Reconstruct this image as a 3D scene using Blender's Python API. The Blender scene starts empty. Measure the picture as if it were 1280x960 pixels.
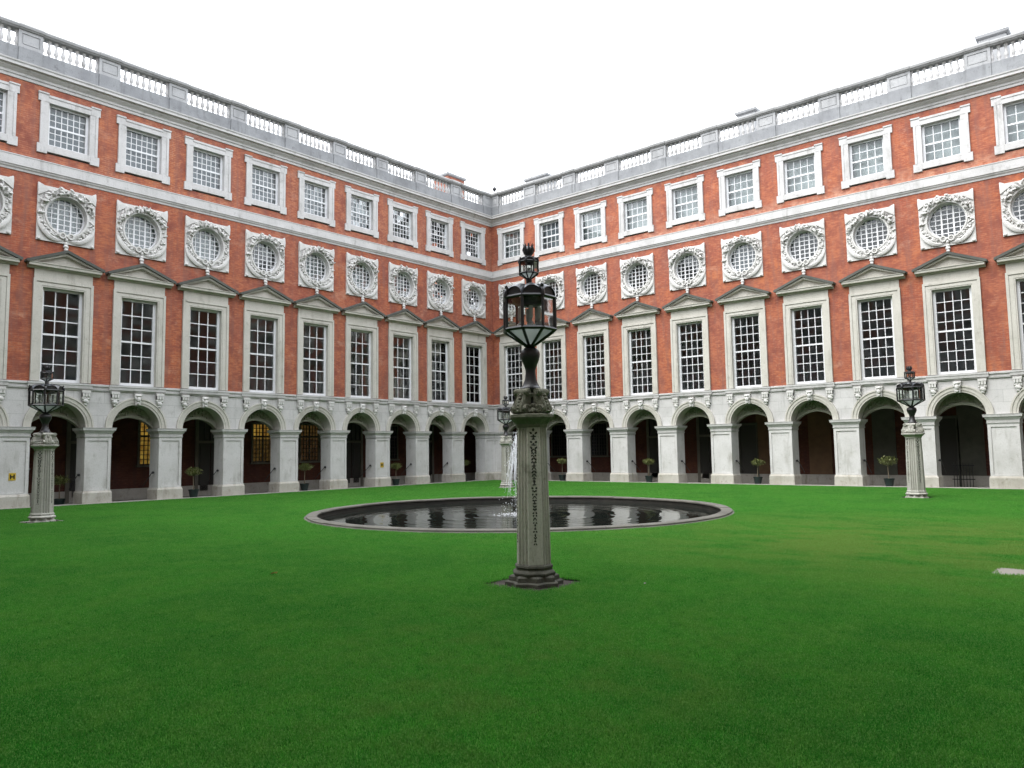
import bpy, math, random
from mathutils import Vector, Matrix, geometry
random.seed(7)
PI = math.pi
S = bpy.context.scene
COL = S.collection

# ------------------------------------------------------------------ camera
cam_d = bpy.data.cameras.new('camera'); cam = bpy.data.objects.new('camera', cam_d); COL.objects.link(cam)
YAW, PITCH, ROLL = 0.70532, 0.0860, -0.01557
cp = Vector((31.105, -34.791, 1.798))
Fv = Vector((-math.sin(YAW)*math.cos(PITCH), math.cos(YAW)*math.cos(PITCH), math.sin(PITCH)))
Rv = Vector((math.cos(YAW), math.sin(YAW), 0)); Uv = Rv.cross(Fv)
R2 = Rv*math.cos(ROLL) + Uv*math.sin(ROLL); U2 = -Rv*math.sin(ROLL) + Uv*math.cos(ROLL)
m = Matrix((R2, U2, -Fv)).transposed().to_4x4(); m.translation = cp
cam.matrix_world = m
cam_d.sensor_width = 36; cam_d.lens = 26.9156; cam_d.clip_end = 2000; cam_d.clip_start = 0.05
S.camera = cam

# ------------------------------------------------------------------ sky and sun (overcast)
W = bpy.data.worlds.new('World'); S.world = W; W.use_nodes = True
nt = W.node_tree; nt.nodes.clear()
SUN_EL, SUN_AZ = math.radians(52), math.radians(200)
sky = nt.nodes.new('ShaderNodeTexSky'); sky.sky_type = 'NISHITA'; sky.sun_disc = False
sky.sun_elevation = SUN_EL; sky.sun_rotation = SUN_AZ; sky.dust_density = 6; sky.air_density = 1.0
hs = nt.nodes.new('ShaderNodeHueSaturation'); hs.inputs['Saturation'].default_value = 0.12
mx = nt.nodes.new('ShaderNodeMix'); mx.data_type = 'RGBA'; mx.inputs['Factor'].default_value = 0.8
mx.inputs['B'].default_value = (10.7, 11.2, 12.1, 1)            # cloud layer: even, all but white
bg = nt.nodes.new('ShaderNodeBackground'); bg.inputs['Strength'].default_value = 0.10
wo = nt.nodes.new('ShaderNodeOutputWorld')
nt.links.new(sky.outputs[0], hs.inputs['Color']); nt.links.new(hs.outputs[0], mx.inputs['A'])
nt.links.new(mx.outputs['Result'], bg.inputs['Color']); nt.links.new(bg.outputs[0], wo.inputs[0])
sun_d = bpy.data.lights.new('sun', 'SUN'); sun = bpy.data.objects.new('sun', sun_d); COL.objects.link(sun)
sun_d.energy = 0.8; sun_d.angle = math.radians(40); sun_d.color = (1, .97, .93)
sd = Vector((math.sin(SUN_AZ)*math.cos(SUN_EL), math.cos(SUN_AZ)*math.cos(SUN_EL), math.sin(SUN_EL)))
sun.rotation_euler = sd.to_track_quat('Z', 'Y').to_euler(); sun.location = (16, -17, 60)
S.view_settings.view_transform = 'Standard'; S.view_settings.look = 'None'
S.view_settings.gamma = 1; S.view_settings.use_curve_mapping = False
S.view_settings.exposure = 1.85
S.render.engine = 'CYCLES'
S.cycles.max_bounces = 7; S.cycles.diffuse_bounces = 3; S.cycles.glossy_bounces = 4
S.cycles.transparent_max_bounces = 12; S.cycles.transmission_bounces = 4
S.cycles.caustics_reflective = False; S.cycles.caustics_refractive = False

# ------------------------------------------------------------------ materials
class NT:
    def __init__(s, name):
        s.m = bpy.data.materials.new(name); s.m.use_nodes = True
        s.t = s.m.node_tree; s.n = s.t.nodes; s.b = s.n['Principled BSDF']; s.o = s.n['Material Output']
    def new(s, t, **k):
        n = s.n.new(t)
        for a, v in k.items():
            if hasattr(n, a) and a not in n.inputs: setattr(n, a, v)
            else: n.inputs[a.replace('_', ' ')].default_value = v
        return n
    def L(s, a, b): s.t.links.new(a, b)
    def noise(s, vec, scale, detail=4, rough=.55):
        n = s.new('ShaderNodeTexNoise'); n.inputs['Scale'].default_value = scale
        n.inputs['Detail'].default_value = detail; n.inputs['Roughness'].default_value = rough
        s.L(vec, n.inputs['Vector']); return n.outputs['Fac']
    def ramp(s, fac, stops):
        r = s.n.new('ShaderNodeValToRGB'); el = r.color_ramp.elements
        while len(el) < len(stops): el.new(.5)
        for e, (p, c) in zip(el, stops):
            e.position = p; e.color = (c, c, c, 1) if isinstance(c, (int, float)) else (*c, 1)
        s.L(fac, r.inputs[0]); return r.outputs[0]
    def mix(s, fac, a, b, mode='MIX'):
        n = s.n.new('ShaderNodeMix'); n.data_type = 'RGBA'; n.blend_type = mode
        for k, v in (('Factor', fac), ('A', a), ('B', b)):
            if isinstance(v, (int, float)): n.inputs[k].default_value = v if k == 'Factor' else (v, v, v, 1)
            elif isinstance(v, tuple): n.inputs[k].default_value = (*v, 1)
            else: s.L(v, n.inputs[k])
        return n.outputs['Result']
    def math(s, op, a, b=None):
        n = s.n.new('ShaderNodeMath'); n.operation = op
        for i, v in enumerate((a, b)):
            if v is None: continue
            if isinstance(v, (int, float)): n.inputs[i].default_value = v
            else: s.L(v, n.inputs[i])
        return n.outputs[0]
    def mapv(s, vec, scale=(1, 1, 1), loc=(0, 0, 0)):
        n = s.n.new('ShaderNodeMapping'); n.inputs['Scale'].default_value = scale; n.inputs['Location'].default_value = loc
        s.L(vec, n.inputs['Vector']); return n.outputs[0]
    def pos(s): return s.new('ShaderNodeNewGeometry').outputs['Position']
    def obj(s): return s.new('ShaderNodeTexCoord').outputs['Object']
    def bump(s, h, strength=.3, dist=.02):
        n = s.n.new('ShaderNodeBump'); n.inputs['Strength'].default_value = strength; n.inputs['Distance'].default_value = dist
        s.L(h, n.inputs['Height']); s.L(n.outputs[0], s.b.inputs['Normal'])
    def base(s, c):
        if isinstance(c, tuple): s.b.inputs['Base Color'].default_value = (*c, 1)
        else: s.L(c, s.b.inputs['Base Color'])
    def rough(s, r): s.b.inputs['Roughness'].default_value = r

def stone(name, c1, c2, stain, stain_amt=.5, joints=None, rough=.85, streak=True, bump=.25):
    """weathered limestone: two tones, vertical rain streaks, faint ashlar joints"""
    k = NT(name); p = k.pos(); c1, c2, stain = [(c_[0]*.785, c_[1]*.77, c_[2]*.765) for c_ in (c1, c2, stain)]
    col = k.mix(k.ramp(k.noise(p, 1.3, 6), [(.3, 0.), (.7, 1.)]), c1, c2)
    fine = k.noise(p, 22, 5, .65)
    col = k.mix(k.ramp(fine, [(.25, .35), (.5, 0.)]), col, stain)
    if streak:
        st = k.noise(k.mapv(p, (1.5, 1.5, .30)), 2.0, 6, .68)
        gate = k.ramp(k.noise(p, .9, 4, .6), [(.42, .15), (.62, 1.)])
        col = k.mix(k.math('MULTIPLY', k.math('MULTIPLY', k.ramp(st, [(.52, 0.), (.74, 1.)]), gate), stain_amt*1.5), col, stain)
        bl_ = k.noise(p, 3.6, 7, .75)
        col = k.mix(k.math('MULTIPLY', k.ramp(bl_, [(.56, 0.), (.70, 1.)]), stain_amt*.9), col, stain)
    col = k.mix(k.math('MULTIPLY', k.ramp(k.noise(p, .5, 5, .7), [(.5, 0.), (.75, 1.)]), stain_amt*.6), col, stain)
    if joints:
        tc = k.obj(); sp = k.new('ShaderNodeSeparateXYZ'); k.L(tc, sp.inputs[0])
        cb = k.new('ShaderNodeCombineXYZ'); k.L(sp.outputs[0], cb.inputs[0]); k.L(sp.outputs[2], cb.inputs[1])
        br = k.new('ShaderNodeTexBrick'); k.L(cb.outputs[0], br.inputs['Vector']); br.inputs['Scale'].default_value = 1
        br.inputs['Brick Width'].default_value = joints[0]; br.inputs['Row Height'].default_value = joints[1]
        br.inputs['Mortar Size'].default_value = .006; br.inputs['Mortar Smooth'].default_value = .4
        br.inputs['Color1'].default_value = (1, 1, 1, 1); br.inputs['Color2'].default_value = (.88, .88, .88, 1)
        br.inputs['Mortar'].default_value = (.45, .45, .44, 1)
        col = k.mix(.8, col, br.outputs['Color'], 'MULTIPLY')
    k.base(col); k.rough(rough); k.bump(fine, bump, .02)
    return k.m

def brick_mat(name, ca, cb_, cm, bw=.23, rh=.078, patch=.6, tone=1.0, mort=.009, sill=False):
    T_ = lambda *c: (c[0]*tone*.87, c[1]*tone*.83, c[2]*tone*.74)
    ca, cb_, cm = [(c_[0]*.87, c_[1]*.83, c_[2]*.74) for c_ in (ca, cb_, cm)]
    k = NT(name); p = k.pos(); tc = k.obj()
    sp = k.new('ShaderNodeSeparateXYZ'); k.L(tc, sp.inputs[0])
    cv = k.new('ShaderNodeCombineXYZ'); k.L(sp.outputs[0], cv.inputs[0]); k.L(sp.outputs[2], cv.inputs[1])
    br = k.new('ShaderNodeTexBrick'); k.L(cv.outputs[0], br.inputs['Vector']); br.inputs['Scale'].default_value = 1
    br.inputs['Brick Width'].default_value = bw; br.inputs['Row Height'].default_value = rh
    br.inputs['Mortar Size'].default_value = mort; br.inputs['Mortar Smooth'].default_value = .2; br.inputs['Bias'].default_value = -.1
    br.inputs['Color1'].default_value = (*ca, 1); br.inputs['Color2'].default_value = (*cb_, 1); br.inputs['Mortar'].default_value = (*cm, 1)
    big = k.noise(p, .55, 6, .6); dull = k.noise(p, .22, 5, .7)
    col = k.mix(k.ramp(big, [(.35, 0.), (.64, .9)]), br.outputs['Color'], T_(.45, .150, .066))
    col = k.mix(k.ramp(dull, [(.42, 0.), (.62, .75)]), col, T_(.33, .115, .078))
    dark = k.noise(p, 1.7, 6, .65)
    col = k.mix(k.ramp(dark, [(.45, 0.), (.64, .85)]), col, T_(.20, .055, .042))
    cell = k.noise(k.mapv(cv.outputs[0], (4.3, 12.8, 1)), 1.0, 2, .5)
    col = k.mix(k.ramp(cell, [(.38, .55), (.55, 0.)]), col, T_(.22, .060, .042))
    cell2 = k.noise(k.mapv(cv.outputs[0], (4.3, 12.8, 1), (7, 3, 0)), 1.0, 2, .5)
    col = k.mix(k.ramp(cell2, [(.55, 0.), (.70, .6)]), col, T_(.46, .19, .11))
    # pale salt bloom in patches
    sb = k.noise(k.mapv(p, (1, 1, 1.6)), .75, 7, .72)
    bf = k.math('MULTIPLY', k.ramp(sb, [(.56, 0.), (.74, 1.)]), patch)
    if sill:   # salts creeping up from the string course
        low = k.ramp(k.math('DIVIDE', k.math('SUBTRACT', sp.outputs[2], 12.7), 1.0), [(.1, .75), (.75, 0.)])
        bf = k.math('MAXIMUM', bf, k.math('MULTIPLY', low, k.ramp(k.noise(k.mapv(p, (1, 1, 2)), 2.2, 6, .7), [(.40, 0.), (.62, 1.)])))
    col = k.mix(bf, col, T_(.55, .34, .26))
    st = k.noise(k.mapv(p, (3, 3, .3)), 1.6, 5, .6)
    col = k.mix(k.ramp(st, [(.48, 0.), (.70, .7)]), col, T_(.22, .10, .085))
    k.base(col); k.rough(.9)
    k.bump(k.math('MULTIPLY', br.outputs['Fac'], -1), .35, .01)
    return k.m

def plain(name, col, rough=.5, metal=0, nscale=0, ncol=None, namt=.5):
    k = NT(name); col = tuple(v*.74 for v in col); ncol = tuple(v*.74 for v in ncol) if ncol else None
    if nscale:
        f = k.ramp(k.noise(k.pos(), nscale, 5, .6), [(.4, 0.), (.7, 1.)])
        k.base(k.mix(k.math('MULTIPLY', f, namt), col, ncol)); k.bump(k.noise(k.pos(), nscale*3, 4), .15, .01)
    else: k.base(col)
    k.rough(rough); k.b.inputs['Metallic'].default_value = metal
    return k.m

def glass_mat(name, tint=(.9, .93, .92), ior=1.42, wav=.004):
    k = NT(name); k.n.remove(k.b)
    tr = k.new('ShaderNodeBsdfTransparent'); tr.inputs[0].default_value = (*tint, 1)
    gl = k.new('ShaderNodeBsdfGlossy'); gl.inputs['Roughness'].default_value = .03
    fr = k.new('ShaderNodeFresnel'); fr.inputs['IOR'].default_value = ior
    bp = k.new('ShaderNodeBump'); bp.inputs['Strength'].default_value = .25; bp.inputs['Distance'].default_value = wav
    k.L(k.noise(k.pos(), 2.2, 2), bp.inputs['Height'])
    k.L(bp.outputs[0], gl.inputs['Normal'])
    mxs = k.new('ShaderNodeMixShader'); k.L(fr.outputs[0], mxs.inputs[0]); k.L(tr.outputs[0], mxs.inputs[1]); k.L(gl.outputs[0], mxs.inputs[2])
    k.L(mxs.outputs[0], k.o.inputs[0]); return k.m

MT = {}
MT['stone'] = stone('portland_stone', (.63, .63, .62), (.55, .55, .54), (.27, .27, .25), .65)
MT['ashlar'] = stone('ashlar_stone', (.67, .67, .66), (.59, .59, .575), (.31, .31, .285), .62, joints=(1.1, .48))
MT['pier'] = stone('pier_stone', (.69, .69, .68), (.60, .60, .585), (.32, .31, .27), .60)
MT['plinth'] = stone('pier_foot_stone', (.58, .56, .51), (.46, .44, .38), (.22, .20, .15), .8)
MT['cream'] = stone('cream_stone', (.61, .60, .54), (.54, .53, .47), (.29, .28, .23), .55)
MT['carve'] = stone('carved_stone', (.70, .70, .68), (.63, .63, .60), (.36, .36, .33), .25, streak=False, bump=.6)
MT['grey'] = stone('weathered_grey_stone', (.44, .45, .45), (.33, .34, .345), (.16, .165, .165), .65)
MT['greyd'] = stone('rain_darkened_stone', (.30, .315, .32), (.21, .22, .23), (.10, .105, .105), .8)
MT['greym'] = stone('lichened_coping_stone', (.34, .345, .34), (.25, .255, .25), (.12, .12, .115), .7)
MT['mossy'] = stone('blackened_stone', (.11, .115, .10), (.075, .08, .07), (.04, .043, .037), .7)
MT['lampstone'] = stone('lamp_column_stone', (.70, .69, .61), (.54, .54, .46), (.19, .195, .13), .7, bump=.5)
MT['lamppale'] = stone('pale_column_stone', (.52, .52, .47), (.42, .42, .37), (.20, .20, .15), .7, bump=.5)
MT['lampmoss'] = stone('mossy_column_stone', (.27, .275, .21), (.19, .20, .14), (.05, .053, .032), .8, bump=.9)
MT['grime_shade'] = plain('grimy_carving_shaded_core', (.035, .037, .028), .9, 0, 30, (.10, .10, .08), .6)  # grime on the carved drops; also painted shade on the capital core
MT['kerb'] = stone('pool_kerb_stone', (.16, .155, .13), (.10, .097, .08), (.045, .045, .037), .7, streak=False, bump=.6)
MT['basin'] = plain('wet_basin_wall', (.020, .019, .016), .5, 0, 3, (.045, .042, .032), .8)
MT['brick'] = brick_mat('red_brick', (.36, .082, .040), (.30, .066, .036), (.36, .17, .12))
MT['brickL'] = brick_mat('brown_red_brick', (.36, .105, .050), (.27, .070, .040), (.48, .30, .21), mort=.013, patch=.45)
MT['brickR'] = brick_mat('salt_bloomed_brick', (.36, .082, .040), (.30, .066, .036), (.40, .20, .14), patch=.75, sill=True)
MT['brickold'] = brick_mat('sooty_chimney_brick', (.26, .105, .070), (.20, .080, .058), (.30, .22, .18), patch=.5)
MT['brickin'] = brick_mat('arcade_brick', (.095, .026, .018), (.075, .021, .015), (.09, .05, .04), patch=.1, tone=.32)  # brick darkened to put the gallery's deep shade into its colour
MT['timber'] = plain('white_painted_timber', (.86, .87, .88), .45, 0, 6, (.74, .75, .75), .5)
MT['glass'] = glass_mat('window_glass')
MT['lampglass'] = glass_mat('lantern_glass', (.86, .9, .88))
MT['blind'] = plain('pale_window_blind', (.62, .64, .66), .9, 0, 2, (.5, .52, .55), .5)
MT['blindd'] = plain('grey_blind_and_reflection', (.30, .33, .37), .9, 0, 2, (.22, .24, .28), .6)  # grey blind tone, also used for sky reflected in panes
MT['room'] = plain('dim_room_plaster', (.42, .43, .47), .9)
MT['iron'] = plain('black_painted_iron', (.012, .012, .014), .38, 0, 12, (.03, .028, .026), .6)
MT['ironroof'] = plain('leaded_lantern_roof', (.060, .065, .075), .35, .3, 8, (.03, .03, .035), .6)
MT['plaster'] = plain('arcade_plaster', (.20, .185, .15), .9, 0, 2, (.13, .12, .10), .6)  # plaster kept dark too, with the gallery's shade in its colour
MT['paving'] = stone('arcade_paving', (.30, .28, .24), (.24, .225, .19), (.15, .14, .12), .5, streak=False)
MT['edge'] = stone('edging_stone', (.46, .45, .41), (.38, .37, .33), (.24, .23, .19), .5, streak=False)
MT['door'] = plain('dark_door_and_shade', (.030, .026, .022), .5)  # door paint, also the painted darkness of open doorways
MT['tub'] = plain('dark_green_tub', (.006, .018, .016), .45, 0, 9, (.012, .028, .025), .5)
MT['bark'] = plain('pale_bark', (.22, .18, .12), .9, 0, 25, (.12, .09, .06), .6)
MT['soil'] = plain('damp_soil', (.035, .026, .018), .95, 0, 20, (.07, .055, .04), .6)
MT['signy'] = plain('yellow_sign_plate', (.62, .42, .03), .4)
MT['signk'] = plain('black_sign_letter', (.01, .01, .01), .4)
MT['leafdry'] = plain('dry_leaf', (.8, .36, .12), .7)
MT['lead'] = plain('roof_lead', (.20, .21, .22), .6, 0, 2, (.14, .15, .16), .6)

def emit_mat(name, c1, c2, strength, sc=3):
    k = NT(name); k.n.remove(k.b); e = k.new('ShaderNodeEmission'); e.inputs['Strength'].default_value = strength
    k.L(k.mix(k.ramp(k.noise(k.pos(), sc, 3), [(.35, 0.), (.65, 1.)]), c1, c2), e.inputs['Color'])
    k.L(e.outputs[0], k.o.inputs[0]); return k.m
MT['lit'] = emit_mat('lamplit_window', (1, .62, .10), (.45, .22, .04), .085)
MT['litmid'] = emit_mat('evenly_lit_window', (1, .66, .12), (.5, .25, .04), .065)
MT['litdim'] = emit_mat('faintly_lit_window', (.9, .5, .2), (.35, .18, .08), .012)
MT['litlow'] = emit_mat('dim_lamplit_window', (.9, .55, .15), (.35, .18, .05), .02)

def leaf_mat(name, a, b, c):
    k = NT(name); oi = k.new('ShaderNodeObjectInfo'); p = k.pos()
    col = k.mix(k.ramp(k.noise(p, 30, 3), [(.35, 0.), (.65, 1.)]), a, b)
    col = k.mix(k.ramp(k.noise(p, 6, 3), [(.5, 0.), (.75, 1.)]), col, c)
    k.base(col); k.rough(.5); return k.m
MT['leaf'] = leaf_mat('topiary_leaf', (.13, .155, .04), (.21, .22, .08), (.085, .115, .04))

def grass_col(k):
    p = k.pos()
    col = k.mix(k.ramp(k.noise(p, .35, 5, .6), [(.42, 0.), (.58, 1.)]), (.031, .205, .021), (.060, .285, .028))
    col = k.mix(k.ramp(k.noise(p, 1.6, 5, .6), [(.44, 0.), (.62, .85)]), col, (.090, .275, .036))
    col = k.mix(k.ramp(k.noise(p, 7, 4, .6), [(.46, 0.), (.64, .75)]), col, (.024, .178, .016))
    # worn, yellower turf in streaks at one side of the court
    sp = k.new('ShaderNodeSeparateXYZ'); k.L(p, sp.inputs[0])
    d = k.new('ShaderNodeVectorMath', operation='DISTANCE'); k.L(p, d.inputs[0]); d.inputs[1].default_value = (27.5, -19, 0)
    msk = k.ramp(k.math('DIVIDE', d.outputs['Value'], 7.0), [(.35, 1.), (1., 0.)])
    stk = k.ramp(k.noise(k.mapv(p, (.5, .9, 1)), 1.1, 5, .65), [(.40, 0.), (.54, 1.)])
    col = k.mix(k.math('MULTIPLY', k.math('MULTIPLY', msk, stk), .95), col, (.175, .270, .055))
    d2 = k.new('ShaderNodeVectorMath', operation='DISTANCE'); k.L(p, d2.inputs[0]); d2.inputs[1].default_value = (27.0, -30.0, 0)
    msk2 = k.ramp(k.math('DIVIDE', d2.outputs['Value'], 3.5), [(.2, .6), (1., 0.)])
    col = k.mix(k.math('MULTIPLY', msk2, k.ramp(k.noise(p, 2.3, 5, .65), [(.45, 0.), (.65, 1.)])), col, (.130, .225, .045))
    return col
k = NT('lawn_turf'); c = grass_col(k); k.base(k.mix(.85, c, (.012, .070, .006))); k.rough(.95); k.b.inputs['Specular IOR Level'].default_value = 0; MT['turf'] = k.m  # turf colour darkened to match the shaded grass between blades
k = NT('grass_blade'); c = grass_col(k); oi = k.new('ShaderNodeObjectInfo')
c = k.mix(k.math('MULTIPLY', oi.outputs['Random'], .25), c, (.10, .36, .042)); c = k.mix(k.ramp(k.noise(k.pos(), 70, 2), [(.50, 0.), (.62, .7)]), c, (.24, .46, .12)); k.base(c); k.rough(.6)
tl = k.new('ShaderNodeBsdfTranslucent'); k.L(c, tl.inputs[0]); ms = k.new('ShaderNodeMixShader'); ms.inputs[0].default_value = .45
k.L(k.b.outputs[0], ms.inputs[1]); k.L(tl.outputs[0], ms.inputs[2]); k.L(ms.outputs[0], k.o.inputs[0])
k.b.inputs['Specular IOR Level'].default_value = .12
MT['blade'] = k.m

# water of the pool
k = NT('pool_water'); p = k.pos()
k.base((.010, .012, .010)); k.rough(.03); k.b.inputs['IOR'].default_value = 1.33
n1 = k.noise(k.mapv(p, (1, 1, 1)), 3.2, 4, .55); wv = k.new('ShaderNodeTexWave'); wv.wave_type = 'RINGS'; wv.rings_direction = 'SPHERICAL'
k.L(k.mapv(p, (1, 1, 1), (-16.4, 17.3, .08)), wv.inputs['Vector']); wv.inputs['Scale'].default_value = .9; wv.inputs['Distortion'].default_value = 5; wv.inputs['Detail'].default_value = 3
h = k.math('ADD', k.math('MULTIPLY', wv.outputs['Fac'], .5), n1); k.bump(h, .16, .03); MT['water'] = k.m
k = NT('falling_water'); k.base((.9, .93, .96)); k.rough(.15); k.b.inputs['Transmission Weight'].default_value = .15; k.b.inputs['IOR'].default_value = 1.2
MT['spray'] = k.m

# ------------------------------------------------------------------ mesh helpers
class MB:
    def __init__(s): s.v = []; s.f = []
    def add(s, vs, fs):
        o = len(s.v); s.v += [tuple(v) for v in vs]; s.f += [tuple(i+o for i in f) for f in fs]; return s
    def box(s, x0, x1, y0, y1, z0, z1):
        return s.add([(x, y, z) for z in (z0, z1) for y in (y0, y1) for x in (x0, x1)],
                     [(0, 2, 3, 1), (4, 5, 7, 6), (0, 1, 5, 4), (2, 6, 7, 3), (0, 4, 6, 2), (1, 3, 7, 5)])
    def frus(s, b, z0, t, z1):
        """b,t = (x0,x1,y0,y1) at z0 and z1"""
        vs = [(x, y, z) for (q, z) in ((b, z0), (t, z1)) for y in q[2:] for x in q[:2]]
        return s.add(vs, [(0, 2, 3, 1), (4, 5, 7, 6), (0, 1, 5, 4), (2, 6, 7, 3), (0, 4, 6, 2), (1, 3, 7, 5)])
    def prism_x(s, prof, x0, x1):
        """(y,z) profile extruded along x"""
        n = len(prof); vs = [(x0, y, z) for y, z in prof] + [(x1, y, z) for y, z in prof]
        fs = [(i, (i+1) % n, (i+1) % n+n, i+n) for i in range(n)] + [tuple(range(n))[::-1], tuple(range(n, 2*n))]
        return s.add(vs, fs)
    def prism_y(s, prof, y0, y1):
        """(x,z) profile extruded along y"""
        n = len(prof); vs = [(x, y0, z) for x, z in prof] + [(x, y1, z) for x, z in prof]
        fs = [(i, (i+1) % n, (i+1) % n+n, i+n) for i in range(n)] + [tuple(range(n))[::-1], tuple(range(n, 2*n))]
        return s.add(vs, fs)
    def lathe(s, prof, n=24, c=(0, 0), rot=0, cap=True):
        vs = []; fs = []
        for r, z in prof:
            for i in range(n):
                a = rot + 2*PI*i/n; vs.append((c[0]+r*math.cos(a), c[1]+r*math.sin(a), z))
        for j in range(len(prof)-1):
            for i in range(n):
                fs.append((j*n+i, j*n+(i+1) % n, (j+1)*n+(i+1) % n, (j+1)*n+i))
        if cap: fs += [tuple(range(n))[::-1], tuple(range((len(prof)-1)*n, len(prof)*n))]
        return s.add(vs, fs)
    def loft(s, rings, cap=True):
        n = len(rings[0]); vs = [p for r in rings for p in r]; fs = []
        for j in range(len(rings)-1):
            for i in range(n): fs.append((j*n+i, j*n+(i+1) % n, (j+1)*n+(i+1) % n, (j+1)*n+i))
        if cap: fs += [tuple(range(n))[::-1], tuple(range((len(rings)-1)*n, len(rings)*n))]
        return s.add(vs, fs)
    def tube(s, pts, rad, n=6):
        pts = [Vector(p) for p in pts]; rings = []
        rad = rad if isinstance(rad, (list, tuple)) else [rad]*len(pts)
        ref = None
        for i, p in enumerate(pts):
            d = (pts[min(i+1, len(pts)-1)] - pts[max(i-1, 0)]).normalized()
            if ref is None: ref = Vector((0, 0, 1)) if abs(d.z) < .9 else Vector((1, 0, 0))
            a = d.cross(ref).normalized(); b = d.cross(a).normalized(); ref = a.cross(d)
            rings.append([p + (a*math.cos(t)+b*math.sin(t))*rad[i] for t in (2*PI*j/n for j in range(n))])
        return s.loft(rings)
    def blob(s, c, size, rot=None, seg=7, rin=4, jit=0):
        vs = []; fs = []; c = Vector(c); rot = rot or Matrix.Identity(3)
        vs.append(c+rot@Vector((0, 0, size[2])))
        for j in range(1, rin):
            t = PI*j/rin
            for i in range(seg):
                a = 2*PI*i/seg; q = 1+random.uniform(-jit, jit)
                vs.append(c+rot@Vector((size[0]*math.sin(t)*math.cos(a)*q, size[1]*math.sin(t)*math.sin(a)*q, size[2]*math.cos(t)*q)))
        vs.append(c+rot@Vector((0, 0, -size[2]))); last = len(vs)-1
        for i in range(seg):
            fs.append((0, 1+i, 1+(i+1) % seg)); b = 1+(rin-2)*seg; fs.append((last, b+(i+1) % seg, b+i))
            for j in range(rin-2):
                p = 1+j*seg; fs.append((p+i, p+seg+i, p+seg+(i+1) % seg, p+(i+1) % seg))
        return s.add(vs, fs)
    def ring(s, c, r0, r1, y0, y1, n=40, a0=0, a1=2*PI, ky=1.0):
        """flat ring in the facade plane (x,z) between radii, from depth y0 to y1"""
        closed = abs(a1-a0) > 6.28; m_ = n if closed else n+1; vs = []; fs = []
        for i in range(m_):
            a = a0+(a1-a0)*i/n; ca, sa = math.cos(a), math.sin(a)*ky
            vs += [(c[0]+r0*ca, y0, c[1]+r0*sa), (c[0]+r1*ca, y0, c[1]+r1*sa), (c[0]+r1*ca, y1, c[1]+r1*sa), (c[0]+r0*ca, y1, c[1]+r0*sa)]
        for i in range(n):
            j = (i+1) % m_
            for q in range(4): fs.append((i*4+q, i*4+(q+1) % 4, j*4+(q+1) % 4, j*4+q))
        if not closed: fs += [(0, 3, 2, 1), (4*n, 4*n+1, 4*n+2, 4*n+3)]
        return s.add(vs, fs)
    def mesh(s, name, mat, smooth=None):
        me = bpy.data.meshes.new(name); me.from_pydata(s.v, [], s.f)
        import bmesh
        bm = bmesh.new(); bm.from_mesh(me); bmesh.ops.recalc_face_normals(bm, faces=bm.faces); bm.to_mesh(me); bm.free()
        me.materials.append(MT[mat])
        if smooth:
            me.shade_smooth(); me.set_sharp_from_angle(angle=math.radians(smooth))
        return me

def put(name, me, parent=None, loc=(0, 0, 0), rz=0, scale=None, kind=None, label=None):
    o = bpy.data.objects.new(name, me); COL.objects.link(o); o.location = loc
    if rz: o.rotation_euler = (0, 0, rz)
    if scale: o.scale = scale
    if parent: o.parent = parent
    if kind: o['kind'] = kind
    if label: o['label'] = label
    return o
def thing(name, label, cat, loc=(0, 0, 0), rz=0, group=None, me=None):
    o = put(name, me, None, loc, rz); o['label'] = label; o['category'] = cat
    if group: o['group'] = group
    return o

# ------------------------------------------------------------------ facade pieces (x along, y out of the wall, z up)
RC = 10.84          # centre height of the round windows
def tall_surround():
    b = MB()
    for s in (-1, 1):
        b.box(*sorted((s*1.02, s*.71)), -.30, .055, 4.57, 8.05)
        b.box(*sorted((s*1.03, s*.93)), .0, .095, 4.57, 8.335)
        b.box(*sorted((s*.925, s*.76)), .0, .072, 4.57, 8.10)
    b.box(-1.02, 1.02, -.30, .055, 8.05, 8.33); b.box(-.929, .929, 0, .095, 8.245, 8.335); b.box(-.925, .925, 0, .072, 8.10, 8.2)
    b.box(-1.0, 1.0, -.02, .05, 8.335, 8.70)
    return b.mesh('tall_surround', 'cream')
def pediment_parts():
    c = MB()
    prof = [(0, 8.70), (.10, 8.70), (.13, 8.76), (.27, 8.775), (.28, 8.86), (.31, 8.875), (.31, 8.895), (0, 8.895)]
    c.prism_x(prof, -1.25, 1.25)
    c.prism_y([(-1.16, 8.90), (1.16, 8.90), (0, 9.36)], 0, .07)
    for s in (-1, 1):   # raking bead
        c.prism_y([(s*1.27, 8.897), (s*1.06, 8.897), (0, 9.30), (0, 9.385)], 0, .25)
    cap = MB()
    for s in (-1, 1):
        cap.prism_y([(s*1.34, 8.88), (s*1.30, 8.86), (0, 9.388), (0, 9.50), (s*1.34, 8.955)], -.01, .335)
    return c.mesh('pediment', 'cream'), cap.mesh('pediment_capping', 'mossy')
def sash_frame(x, z0, z1, zm, inner, y0=-.25, y1=-.13):
    b = MB(); w = x-inner
    b.box(-x, -inner, y0, y1, z0, z1); b.box(inner, x, y0, y1, z0, z1)
    b.box(-inner, inner, y0, y1, z1-w*.8, z1); b.box(-inner, inner, y0, y1+.01, z0, z0+w)
    b.box(-inner, inner, -.215, -.155, zm-.035, zm+.035)
    return b.mesh('sash_frame', 'timber')
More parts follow.
